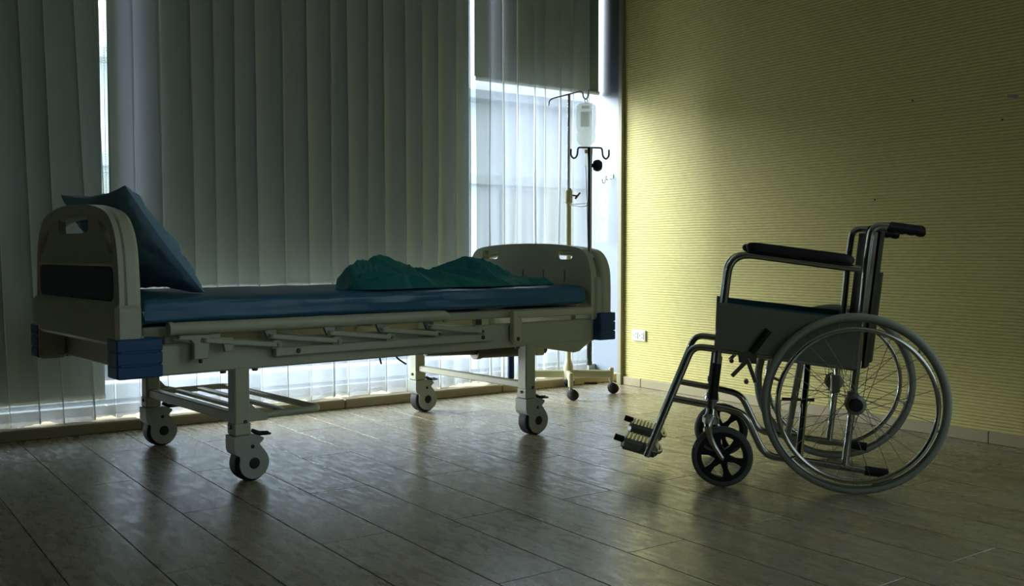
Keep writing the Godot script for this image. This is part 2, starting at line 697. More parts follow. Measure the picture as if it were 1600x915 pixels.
func plank(w: float, l: float, variant: int) -> ArrayMesh:
	var b := MB.new()
	var hw := w / 2
	var hl := l / 2
	var c := 0.0006
	var V := func(x: float, y: float, z: float, q: Vector3) -> int:
		return b.vert(Vector3(x, y, z), q, Vector2((z + hl) / 1.11 + variant * 0.217, (x + hw) / 0.2145 + variant * 0.391))
	var R := func(p: Array, q: Vector3) -> void:
		var i := []
		for k in p:
			i.append(V.call(k.x, k.y, k.z, q))
		b.ix.append_array([i[0], i[1], i[2], i[0], i[2], i[3]])
	var T := [Vector3(-hw + c, 0, -hl + c), Vector3(hw - c, 0, -hl + c), Vector3(hw - c, 0, hl - c), Vector3(-hw + c, 0, hl - c)]
	var E := [Vector3(-hw, -c, -hl), Vector3(hw, -c, -hl), Vector3(hw, -c, hl), Vector3(-hw, -c, hl)]
	R.call(T, Vector3.UP)
	for k in 4:
		var j := (k + 1) % 4
		var side: Vector3 = [Vector3(0, 0, -1), Vector3(1, 0, 0), Vector3(0, 0, 1), Vector3(-1, 0, 0)][k]
		R.call([T[k], T[j], E[j], E[k]], (side + Vector3.UP).normalized())
		R.call([E[k], E[j], E[j] + Vector3(0, -0.0085, 0), E[k] + Vector3(0, -0.0085, 0)], side)
	return b.mesh()


func outside() -> void:
	var g := structure(boxed(Vector3(2.0, -0.30, -5.2), Vector3(30, 0.1, 9.4), 0.0), "ground", M.concrete)
	g.set_meta("label", "pale concrete terrace outside the window")
	var k := put(boxed(Vector3(1.0, -0.19, -3.0), Vector3(14, 0.12, 0.22), 0.01), "terrace_kerb", M.outer_wall)
	tag(k, "low pale kerb on the terrace seen through the sheer curtain", "kerb")
	# neighbouring white house with two ledges and windows
	var b := thing("neighbour_house", "white neighbouring house seen hazily through the window beside the drip stand", "house", Vector3(4.0, -0.25, -8.6))
	put(boxed(Vector3(0, 1.7, 0), Vector3(22, 3.4, 0.6), 0.01), "wall", M.outer_wall, b)
	put(boxed(Vector3(0, 3.47, 0.12), Vector3(22.4, 0.14, 1.0), 0.01), "roof_edge", M.outer_band, b)
	put(boxed(Vector3(0, 2.2, 0.36), Vector3(22, 0.16, 0.14), 0.01), "ledge", M.outer_band, b)
	put(boxed(Vector3(0, 0.3, 0.34), Vector3(22, 0.6, 0.1), 0.01), "plinth", M.outer_band, b)
	for i in 6:
		var w := put(boxed(Vector3(-7.5 + i * 3.0, 1.5, 0.31), Vector3(1.3, 1.1, 0.06), 0.01), "window", M.alu, b)
		put(boxed(Vector3(-7.5 + i * 3.0, 1.5, 0.345), Vector3(1.15, 0.95, 0.02), 0.0), "pane", M.glass, w)


# window wall: three bays of glass, a roller blind for each, sheer curtains in front
func windows() -> void:
	var bays := [[-4.92, -2.94], [-2.94, -0.89], [-0.89, 0.105]]
	for i in 3:
		var a: float = bays[i][0]
		var b: float = bays[i][1]
		var w := Node3D.new()
		w.name = "window_%d" % (i + 1)
		w.set_meta("kind", "structure")
		add_child(w)
		var fr := MB.new()
		var cx := (a + b) / 2
		fr.box(Vector3(cx, 0.065, -0.42), Vector3(b - a, 0.04, 0.05), 0.003)
		fr.box(Vector3(cx, 2.74, -0.42), Vector3(b - a, 0.04, 0.05), 0.003)
		put(fr, "window_frame", M.alu, w)
		put(boxed(Vector3(cx, 1.40, -0.42), Vector3(b - a, 2.64, 0.008), 0.0), "pane", M.glass, w)
	blind("grey roller blind lowered almost to the floor at the left edge", -4.90, -2.957, 0.125, true)
	blind("wide grey roller blind behind the curtain in back of the bed", -2.925, -0.911, 0.635, false)
	blind("short grey roller blind raised halfway above the drip stand", -0.873, 0.084, 1.825, false)
	curtain("sheer white curtain at the left edge behind the headboard", -4.90, -3.04, -2.95, 101, 19)
	curtain("wide pleated sheer curtain behind the middle of the bed", -2.965, -1.0, -2.94, 202, 17)
	curtain("narrow sheer curtain behind the drip stand and footboard", -0.955, -0.115, -0.955, 303, 8)


func blind(label: String, x0: float, x1: float, y0: float, chain: bool) -> void:
	var o := thing("roller_blind", label, "blind", Vector3((x0 + x1) / 2, y0, -0.35))
	var w := x1 - x0
	var top := 2.66 - y0
	put(boxed(Vector3(0, top / 2, 0), Vector3(w, top, 0.0012), 0.0), "fabric", M.blind_cloth, o)
	var bar := MB.new()
	bar.tube([Vector3(-w / 2, 0.012, 0), Vector3(w / 2, 0.012, 0)], 0.013, 12)
	put(bar, "bottom_bar", M.grey_plastic, o)
	var roll := MB.new()
	roll.tube([Vector3(-w / 2, top + 0.02, 0), Vector3(w / 2, top + 0.02, 0)], 0.028, 16)
	put(roll, "roller", M.grey_plastic, o)
	# bead chain at the edge
	var ch := MB.new()
	var cx := w / 2 + 0.016 if chain else -w / 2 - 0.006
	var low := 0.75 if chain else maxf(0.02, 1.75 - y0)
	ch.tube([Vector3(cx, low, 0.012), Vector3(cx, top, 0.012)], 0.0012, 5)
	var y := low
	while y < top:
		ch.lathe(Vector3(cx, y, 0.012), Vector3.UP, [Vector2(0, -0.003), Vector2(0.003, 0), Vector2(0, 0.003)], 6)
		y += 0.012
	put(ch, "bead_chain", M.dark_steel, o)


# x0..x1 at the top; the left edge drifts to x0b at the hem
func curtain(label: String, x0: float, x1: float, x0b: float, sd: int, folds: int) -> void:
	var o := thing("sheer_curtain", label, "curtain", Vector3((x0 + x1) / 2, 0, -0.21))
	var rng := RandomNumberGenerator.new()
	rng.seed = sd
	var nz := noise(sd, 0.8, 2)
	var cell := []
	for k in folds + 2:
		cell.append([rng.randf_range(0.7, 1.3), rng.randf_range(0.012, 0.05), rng.randf_range(0.004, 0.020)])
	var total := 0.0
	for k in folds:
		total += cell[k][0]
	var nx := folds * 22 + 1
	var ny := 46
	var top := 2.78
	var flare := x0b - x0 if sd != 101 else 0.0
	var right := x0b - x1 if sd == 101 else 0.0
	var mid := (x0 + x1) / 2
	var f := func(i: int, j: int) -> Vector3:
		var s := float(i) / 22.0
		var k := mini(int(s), folds - 1)
		var q := s - k
		var at := 0.0
		for m in k:
			at += cell[m][0]
		at += cell[k][0] * q
		var u := at / total
		var h := float(j) / (ny - 1)
		var hem: float = 0.050 + nz.get_noise_1d(u * 60.0) * 0.012 + (0.012 * sin(u * 47.0))
		var y := lerpf(hem, top, h)
		var low := 1.0 - h
		var wob: float = nz.get_noise_2d(u * 26.0, h * 1.6) * 0.5
		var wid: float = (x1 - x0) * cell[k][0] / total
		# a flat panel, then a narrow tuck where the cloth doubles back on itself
		var tuck: float = cell[k][1] * (0.8 + 0.4 * nz.get_noise_2d(k * 31.0, h * 1.3))
		var along: float
		if q < 0.72:
			along = q / 0.72 * (1.0 + tuck)
		elif q < 0.86:
			along = 1.0 + tuck - (q - 0.72) / 0.14 * 2.0 * tuck
		else:
			along = 1.0 - tuck + (q - 0.86) / 0.14 * tuck
		var z: float = -cell[k][2] * sin(PI * clampf(along, 0.0, 1.0)) * (0.7 + 0.6 * low)
		z += 0.012 * smoothstep(0.66, 0.76, q) - 0.012 * smoothstep(0.86, 1.0, q)
		z += nz.get_noise_2d(u * 9.0, 7.0 + h) * 0.03 * low
		var x: float = lerpf(x0, x1, (at - cell[k][0] * q) / total) + along * wid + wob * 0.02 * low
		x += flare * low * (1.0 - u) + right * low * u
		return Vector3(x - mid, y, z)
	var b := MB.new()
	b.sheet(nx, ny, f)
	var body := put(b, "fabric", M.voile, o)
	# doubled hem, a few millimetres behind the cloth
	var hm := MB.new()
	hm.sheet(nx, 3, func(i: int, j: int) -> Vector3:
		var p: Vector3 = f.call(i, 0)
		return p + Vector3(0, 0.001 + 0.014 * j, -0.003))
	put(hm, "hem", M.voile, body)


# ---------------------------------------------------------------- hospital bed, x to the foot end, z to the room
var BED := Vector3(-2.186, 0, 0.653)
var BED_TURN := deg_to_rad(5.0)

# board in the (z, y) plane from x to x + d with slots cut through; strips cut at the slots' middles have no holes left
func board_with_slots(outline: PackedVector2Array, holes: Array, x: float, d: float) -> ArrayMesh:
	var cuts := [-2.0, 2.0]
	for h in holes:
		var lo := 9.0
		var hi := -9.0
		for p in h:
			lo = minf(lo, p.x)
			hi = maxf(hi, p.x)
		cuts.append((lo + hi) / 2.0)
	cuts.sort()
	var b := MB.new()
	for k in cuts.size() - 1:
		var pieces := Geometry2D.intersect_polygons(outline, PackedVector2Array([Vector2(cuts[k], -1), Vector2(cuts[k + 1], -1), Vector2(cuts[k + 1], 2), Vector2(cuts[k], 2)]))
		for h in holes:
			var rest: Array[PackedVector2Array] = []
			for p in pieces:
				rest.append_array(Geometry2D.clip_polygons(p, h))
			pieces = rest
		for p in pieces:
			var tri := Geometry2D.triangulate_polygon(p)
			for s in [0.0, 1.0]:
				var st := b.v.size()
				for q in p:
					b.vert(Vector3(x + d * s, q.y, q.x), Vector3(s * 2.0 - 1.0, 0, 0), q)
				for i in tri:
					b.ix.append(st + i)
	var loops := [outline]
	loops.append_array(holes)
	for li in loops.size():
		var lp: PackedVector2Array = loops[li]
		var turn := 1.0 if Geometry2D.is_polygon_clockwise(lp) else -1.0
		if li > 0:
			turn = -turn
		var m := lp.size()
		for i in m:
			var p := lp[i]
			var q := lp[(i + 1) % m]
			var e := (q - p).normalized() * turn
			b.poly([Vector3(x, p.y, p.x), Vector3(x, q.y, q.x), Vector3(x + d, q.y, q.x), Vector3(x + d, p.y, p.x)], Vector3(0, e.x, -e.y))
	return b.mesh()

func rounded(cx: float, cy: float, w: float, h: float, r: float, k := 6) -> PackedVector2Array:
	var out := PackedVector2Array()
	for q in 4:
		var ox: float = cx + (w / 2 - r) * [1, -1, -1, 1][q]
		var oy: float = cy + (h / 2 - r) * [1, 1, -1, -1][q]
		for i in k + 1:
			var a := PI / 2 * (q + float(i) / k)
			out.append(Vector2(ox + r * cos(a), oy + r * sin(a)))
	return out

func mirrored(half: PackedVector2Array) -> PackedVector2Array:
	# half runs from the lower right corner up to the top middle
	var out := half.duplicate()
	for i in range(half.size() - 2, -1, -1):
		out.append(Vector2(-half[i].x, half[i].y))
	return out

# rounded strip along an arch in the (z, y) plane
func rim(b: MB, arch: PackedVector2Array, x0: float, x1: float, inward: float) -> void:
	var m := arch.size()
	var prof := rounded((x0 + x1) / 2, inward / 2, x1 - x0, inward, minf(absf(inward), x1 - x0) * 0.42, 5)
	b.sheet(prof.size(), m, func(i: int, j: int) -> Vector3:
		var d := (arch[mini(j + 1, m - 1)] - arch[maxi(j - 1, 0)]).normalized()
		var nrm := Vector2(-d.y, d.x)
		var p := arch[j] + nrm * prof[i].y
		return Vector3(prof[i].x, p.y, p.x), true)
	for e in [0, m - 1]:
		var d := (arch[mini(e + 1, m - 1)] - arch[maxi(e - 1, 0)]).normalized()
		var nrm := Vector2(-d.y, d.x)
		var pts := []
		for p in prof:
			var q := arch[e] + nrm * p.y
			pts.append(Vector3(p.x, q.y, q.x))
		b.poly(pts, Vector3(0, -1, 0))

func bed() -> void:
	var o := thing("hospital_bed", "cream hospital bed with headboard, folded side rail and four large casters", "bed", BED, BED_TURN)
	# headboard
	var half := curve2([Vector2(0.468, 0.60), Vector2(0.462, 0.72), Vector2(0.445, 0.83), Vector2(0.405, 0.905), Vector2(0.33, 0.95), Vector2(0.17, 0.975), Vector2(0.0, 0.982)], 7)
	var arch := mirrored(half)
	var holes := [rounded(0.055, 0.905, 0.36, 0.058, 0.022)]
	holes[0] = rounded(0.0, 0.908, 0.34, 0.058, 0.02)
	for s in [1.0, -1.0]:
		var sl := curve2([Vector2(0.275 * s, 0.915), Vector2(0.335 * s, 0.912), Vector2(0.385 * s, 0.875), Vector2(0.408 * s, 0.83), Vector2(0.405 * s, 0.805), Vector2(0.375 * s, 0.81), Vector2(0.33 * s, 0.845), Vector2(0.29 * s, 0.885)], 5)
		holes.append(sl)
	var hb := put_mesh(board_with_slots(arch, holes, -1.130, 0.026), "headboard", M.cream, o)
	var b := MB.new()
	rim(b, arch, -1.134, -1.056, 0.05)
	put(b, "rim", M.cream, hb)
	b = MB.new()
	b.box(Vector3(-1.103, 0.575, 0), Vector3(0.085, 0.135, 0.955), 0.012)
	for s in [-1.0, 1.0]:
		b.box(Vector3(-1.095, 0.47, 0.428 * s), Vector3(0.10, 0.14, 0.10), 0.012)
	put(b, "apron", M.cream, hb)
	b = MB.new()
	b.slab(rounded(0.0, 0.708, 0.82, 0.116, 0.03), Vector3(-1.128, 0, 0), Vector3(0, 0, 1), Vector3(0, 1, 0), 0.008, 0.002)
	put(b, "panel_inset", M.navy, hb)
	b = MB.new()
	b.slab(rounded(0.0, 0.773, 0.84, 0.014, 0.006), Vector3(-1.130, 0, 0), Vector3(0, 0, 1), Vector3(0, 1, 0), 0.012, 0.005)
	put(b, "moulding", M.cream, hb)
	# footboard
	half = curve2([Vector2(0.458, 0.50), Vector2(0.458, 0.66), Vector2(0.45, 0.745), Vector2(0.415, 0.81), Vector2(0.35, 0.838), Vector2(0.18, 0.853), Vector2(0.0, 0.857)], 7)
	arch = mirrored(half)
	var fb := put_mesh(board_with_slots(arch, [rounded(-0.28, 0.801, 0.13, 0.044, 0.02), rounded(0.268, 0.801, 0.13, 0.044, 0.02)], 1.02, 0.035), "footboard", M.cream, o)
	b = MB.new()
	var outer := PackedVector2Array()
	for p in arch:
		outer.append(Vector2(p.x * 1.045, 0.5 + (p.y - 0.5) * 0.985))
	rim(b, outer, 1.072, 1.142, 0.05)
	put(b, "rim", M.cream, fb)
	b = MB.new()
	b.box(Vector3(1.088, 0.60, 0), Vector3(0.10, 0.20, 0.94), 0.012)
	var top := PackedVector2Array()
	for p in arch:
		if absf(p.x) < 0.43:
			top.append(p + Vector2(0, -0.006))
	rim(b, top, 1.045, 1.09, 0.03)
	put(b, "apron", M.cream, fb)
	for z in [-0.02, 0.13, 0.28]:
		put(boxed(Vector3(1.0192, 0.70, z), Vector3(0.003, 0.055, 0.005), 0.001), "slit", M.dark_steel, fb)
	# corner bumpers
	for s in [-1.0, 1.0]:
		for e in [-1.0, 1.0]:
			b = MB.new()
			var len := 0.145 if e < 0 else 0.10
			var cx := -1.075 if e < 0 else 1.100
			b.box(Vector3(cx, 0.469, 0.445 * s), Vector3(len, 0.128, 0.088), 0.012)
			for k in 3:
				b.box(Vector3(cx, 0.425 + k * 0.043, 0.445 * s), Vector3(len + 0.004, 0.0415, 0.092), 0.004)
			put(b, "corner_bumper", M.bumper_blue, o)
	# main frame
	for s in [-1.0, 1.0]:
		b = MB.new()
		b.box(Vector3(0.01, 0.452, 0.425 * s), Vector3(2.10, 0.104, 0.04), 0.006)
		put(b, "side_beam", M.cream, o)
	for e in [-1.03, 1.04]:
		put(boxed(Vector3(e, 0.455, 0), Vector3(0.04, 0.09, 0.82), 0.005), "end_beam", M.cream, o)
	for x in [-0.70, -0.2, 0.30, 0.66]:
		put(boxed(Vector3(x, 0.44, 0), Vector3(0.04, 0.05, 0.82), 0.004), "cross_beam", M.cream, o)
	# mattress platform
	for s in [-1.0, 1.0]:
		put(boxed(Vector3(-0.02, 0.545, 0.405 * s), Vector3(2.04, 0.034, 0.03), 0.004), "platform_rail", M.cream, o)
	for q in [[-0.68, 0.66], [-0.10, 0.40], [0.33, 0.38], [0.79, 0.44]]:
		put(boxed(Vector3(q[0], 0.556, 0), Vector3(q[1], 0.012, 0.78), 0.003), "platform_panel", M.cream, o)
	for x in [-0.95, -0.30, 0.39, 0.46, 0.95]:
		for s in [-1.0, 1.0]:
			put(boxed(Vector3(x, 0.517, 0.40 * s), Vector3(0.03, 0.03, 0.03), 0.003), "platform_post", M.dark_steel if x > 0.3 and x < 0.42 else M.cream, o)
	# legs, casters
	for x in [-0.705, 0.655]:
		for s in [-1.0, 1.0]:
			b = MB.new()
			b.box(Vector3(x, 0.30, 0.42 * s), Vector3(0.058, 0.22, 0.058), 0.005)
			b.box(Vector3(x, 0.19, 0.42 * s), Vector3(0.062, 0.045, 0.062), 0.004)
			var leg := put(b, "leg", M.cream, o)
			for k in [-1.0, 1.0]:
				stud(leg, "bolt", Vector3(x + 0.031 * k, 0.196, 0.42 * s), Vector3(k, 0, 0), 0.007, 0.006)
				stud(leg, "bolt", Vector3(x + 0.06 * k, 0.400, 0.425 * s), Vector3(0, -1, 0), 0.011, 0.010)
			stud(leg, "bolt", Vector3(x + 0.01, 0.215, 0.449 * s), Vector3(0, 0, s), 0.007, 0.004)
			bed_caster(o, Vector3(x + 0.036, 0, 0.42 * s))
	# cross bar between the foot legs
	put(boxed(Vector3(0.655, 0.225, 0), Vector3(0.03, 0.03, 0.80), 0.004), "leg_stretcher", M.cream, o)
	# slatted rack between the head legs
	put(boxed(Vector3(-0.705, 0.226, 0), Vector3(0.035, 0.036, 0.79), 0.004), "leg_stretcher", M.cream, o)
	var rk := MB.new()
	rk.tube(fillet([Vector3(-0.68, 0.226, 0.415), Vector3(-0.375, 0.226, 0.415), Vector3(-0.375, 0.226, -0.415), Vector3(-0.68, 0.226, -0.415)], 0.05), 0.013, 8)
	var rack := put(rk, "rack", M.cream, o)
	for x in [-0.60, -0.50]:
		put(boxed(Vector3(x, 0.226, 0), Vector3(0.028, 0.014, 0.81), 0.003), "slat", M.cream, rack)
	for s in [-1.0, 1.0]:
		var gs := MB.new()
		gs.slab(PackedVector2Array([Vector2(-0.68, 0.21), Vector2(-0.60, 0.21), Vector2(-0.60, 0.238), Vector2(-0.64, 0.248), Vector2(-0.665, 0.275), Vector2(-0.68, 0.28)]), Vector3(0, 0, 0.43 * s), Vector3(1, 0, 0), Vector3(0, 1, 0), 0.006, 0.001)
		put(gs, "gusset", M.cream, rack)
	# folded side rails
	for s in [1.0, -1.0]:
		side_rail(o, s)
	# crank gear below the foot end
	b = MB.new()
	b.tube([Vector3(0.36, 0.368, 0.06), Vector3(0.70, 0.352, 0.06)], 0.024, 14)
	b.tube([Vector3(0.66, 0.345, 0.06), Vector3(1.02, 0.334, 0.06)], 0.032, 14)
	b.tube([Vector3(0.645, 0.345, 0.06), Vector3(0.675, 0.344, 0.06)], 0.036, 14)
	put(b, "crank_tube", M.dark_steel, o)
	for z in [0.12, -0.1]:
		put(boxed(Vector3(1.0, 0.36, z), Vector3(0.05, 0.10, 0.03), 0.004), "crank_bracket", M.cream, o)
	b = MB.new()
	b.box(Vector3(1.06, 0.338, 0.06), Vector3(0.08, 0.055, 0.05), 0.012)
	put(b, "crank_hub", M.blue_plastic, o)
	b = MB.new()
	b.box(Vector3(0.905, 0.255, 0.02), Vector3(0.034, 0.14, 0.03), 0.01)
	b.box(Vector3(0.905, 0.335, 0.02), Vector3(0.024, 0.04, 0.02), 0.004)
	put(b, "crank_handle", M.blue_plastic, o)
	# flared cover under the near foot end
	for s in [1.0, -1.0]:
		b = MB.new()
		b.slab(PackedVector2Array([Vector2(0.66, 0.402), Vector2(0.73, 0.385), Vector2(0.93, 0.352), Vector2(0.965, 0.356), Vector2(1.04, 0.40), Vector2(1.05, 0.42), Vector2(0.66, 0.42)]), Vector3(0, 0, 0.428 * s), Vector3(1, 0, 0), Vector3(0, 1, 0), 0.03, 0.006)
		put(b, "end_cover", M.cream, o)
	# loose cable ends under the middle
	b = MB.new()
	b.tube(fillet([Vector3(0.02, 0.41, 0.20), Vector3(0.03, 0.36, 0.20), Vector3(0.035, 0.345, 0.20)], 0.02), 0.004, 6)
	put(b, "cable", M.black_plastic, o)
	b = MB.new()
	b.tube(fillet([Vector3(0.09, 0.41, 0.20), Vector3(0.11, 0.365, 0.20), Vector3(0.16, 0.335, 0.20)], 0.03), 0.004, 6)
	put(b, "cable", M.black_plastic, o)


func stud(parent: Node, called: String, at: Vector3, axis: Vector3, r: float, h: float, m := "dark_steel") -> void:
	var b := MB.new()
	b.lathe(at, axis, [Vector2(0, h), Vector2(r * 0.8, h), Vector2(r, h * 0.6), Vector2(r, -0.002)], 14)
	put(b, called, M[m], parent)


func bed_caster(o: Node3D, at: Vector3) -> void:
	var c := Node3D.new()
	c.name = "caster"
	o.add_child(c, true)
	c.position = at
	var b := MB.new()
	b.lathe(Vector3(0, 0.0645, 0), Vector3(0, 0, 1), [Vector2(0.03, -0.03), Vector2(0.058, -0.03), Vector2(0.0635, -0.025), Vector2(0.0645, -0.016), Vector2(0.0645, 0.016), Vector2(0.0635, 0.025), Vector2(0.058, 0.03), Vector2(0.03, 0.03)], 40, true)
	put(b, "tyre", M.rubber, c)
	# housing: block at the fork, disc over the wheel
	var p := PackedVector2Array([Vector2(-0.071, 0.166), Vector2(-0.071, 0.118), Vector2(-0.066, 0.104), Vector2(-0.050, 0.092)])
	for k in 27:
		var a := deg_to_rad(165.0 + k * 9.0)
		p.append(Vector2(0.056 * cos(a) + 0.004, 0.0655 + 0.056 * sin(a)))
	p.append_array(PackedVector2Array([Vector2(0.024, 0.132), Vector2(0.040, 0.146), Vector2(0.040, 0.153), Vector2(0.022, 0.162), Vector2(0.0, 0.167)]))
	b = MB.new()
	b.slab(p, Vector3(0, 0, 0), Vector3(1, 0, 0), Vector3(0, 1, 0), 0.072, 0.008)
	put(b, "housing", M.grey_plastic, c)
	for s in [-1.0, 1.0]:
		stud(c, "axle_cap", Vector3(0.004, 0.0655, 0.035 * s), Vector3(0, 0, s), 0.0205, 0.003, "black_plastic")
		stud(c, "screw_cap", Vector3(-0.002, 0.125, 0.0355 * s), Vector3(0, 0, s), 0.007, 0.002, "black_plastic")
	b = MB.new()
	b.tube([Vector3(0.012, 0.176, 0), Vector3(0.04, 0.162, 0), Vector3(0.075, 0.161, 0)], [0.007, 0.009, 0.007], 8)
	b.box(Vector3(0.062, 0.161, 0), Vector3(0.03, 0.007, 0.05), 0.003)
	put(b, "brake_pedal", M.black_plastic, c)


func side_rail(o: Node3D, s: float) -> void:
	var r := Node3D.new()
	r.name = "side_rail"
	o.add_child(r, true)
	var b := MB.new()
	b.tube(fillet([Vector3(-0.975, 0.560, 0.497 * s), Vector3(0.14, 0.558, 0.497 * s), Vector3(0.155, 0.545, 0.497 * s)], 0.02), 0.021, 16)
	b.tube([Vector3(-0.985, 0.560, 0.497 * s), Vector3(-0.972, 0.560, 0.497 * s)], 0.023, 16)
	put(b, "top_tube", M.cream, r)
	put(boxed(Vector3(-0.08, 0.456, 0.462 * s), Vector3(1.02, 0.032, 0.03), 0.004), "lower_bar", M.cream, r)
	var x0 := [-0.86, -0.615, -0.378, -0.152, 0.072]
	for i in 5:
		var x: float = x0[i]
		b = MB.new()
		var p := Vector3(x, 0.516, 0.492 * s)
		var q := Vector3(x + 0.272, 0.484, 0.492 * s)
		var d := q - p
		b.box((p + q) / 2, Vector3(d.length() + 0.02, 0.018, 0.01), 0.003, Basis(Vector3(0, 0, 1), atan2(d.y, d.x)))
		var link := put(b, "link", M.cream, r)
		b = MB.new()
		b.slab(PackedVector2Array([Vector2(x + 0.252, 0.470), Vector2(x + 0.292, 0.470), Vector2(x + 0.292, 0.486), Vector2(x + 0.285, 0.498), Vector2(x + 0.272, 0.502), Vector2(x + 0.259, 0.498), Vector2(x + 0.252, 0.486)]), Vector3(0, 0, 0.480 * s), Vector3(1, 0, 0), Vector3(0, 1, 0), 0.008, 0.001)
		put(b, "tab", M.cream, link)
		for e in [p, q]:
			stud(link, "rivet", e + Vector3(0, 0, 0.005 * s), Vector3(0, 0, s), 0.007, 0.004, "steel")
		if i > 0:
			b = MB.new()
			b.slab(PackedVector2Array([Vector2(x - 0.03, 0.548), Vector2(x + 0.025, 0.548), Vector2(x + 0.022, 0.515), Vector2(x + 0.008, 0.503), Vector2(x - 0.01, 0.505), Vector2(x - 0.018, 0.52)]), Vector3(0, 0, 0.485 * s), Vector3(1, 0, 0), Vector3(0, 1, 0), 0.012, 0.002)
			put(b, "bracket", M.steel, link)
	for x in [-0.50, 0.36]:
		stud(r, "bolt", Vector3(x, 0.456, 0.477 * s), Vector3(0, 0, s), 0.009, 0.005)
	# latch at the head end
	b = MB.new()
	b.slab(PackedVector2Array([Vector2(-0.945, 0.536), Vector2(-0.80, 0.536), Vector2(-0.80, 0.52), Vector2(-0.84, 0.505), Vector2(-0.845, 0.452), Vector2(-0.895, 0.452), Vector2(-0.895, 0.505), Vector2(-0.905, 0.518), Vector2(-0.945, 0.522)]), Vector3(0, 0, 0.478 * s), Vector3(1, 0, 0), Vector3(0, 1, 0), 0.022, 0.003)
	b.slab(PackedVector2Array([Vector2(-0.82, 0.522), Vector2(-0.755, 0.520), Vector2(-0.755, 0.485), Vector2(-0.765, 0.472), Vector2(-0.785, 0.472), Vector2(-0.79, 0.50), Vector2(-0.82, 0.503)]), Vector3(0, 0, 0.482 * s), Vector3(1, 0, 0), Vector3(0, 1, 0), 0.016, 0.002)
	var latch := put(b, "latch", M.cream, r)
	stud(latch, "rivet", Vector3(-0.83, 0.515, 0.489 * s), Vector3(0, 0, s), 0.008, 0.003)
	stud(latch, "pin", Vector3(-0.868, 0.452, 0.478 * s), Vector3(0, -1, 0), 0.007, 0.014)
	# short fixed stop bar at the foot end
	b = MB.new()
	b.box(Vector3(0.775, 0.545, 0.475 * s), Vector3(0.46, 0.034, 0.03), 0.005)
	put(b, "stop_bar", M.cream_light, r)
	b = MB.new()
	b.slab(PackedVector2Array([Vector2(0.522, 0.562), Vector2(0.572, 0.562), Vector2(0.572, 0.44), Vector2(0.565, 0.425), Vector2(0.548, 0.417), Vector2(0.53, 0.425), Vector2(0.522, 0.44)]), Vector3(0, 0, 0.472 * s), Vector3(1, 0, 0), Vector3(0, 1, 0), 0.03, 0.004)
	put(b, "stop_arm", M.cream_light, r)
	stud(r, "bolt", Vector3(0.547, 0.44, 0.487 * s), Vector3(0, 0, s), 0.009, 0.004)


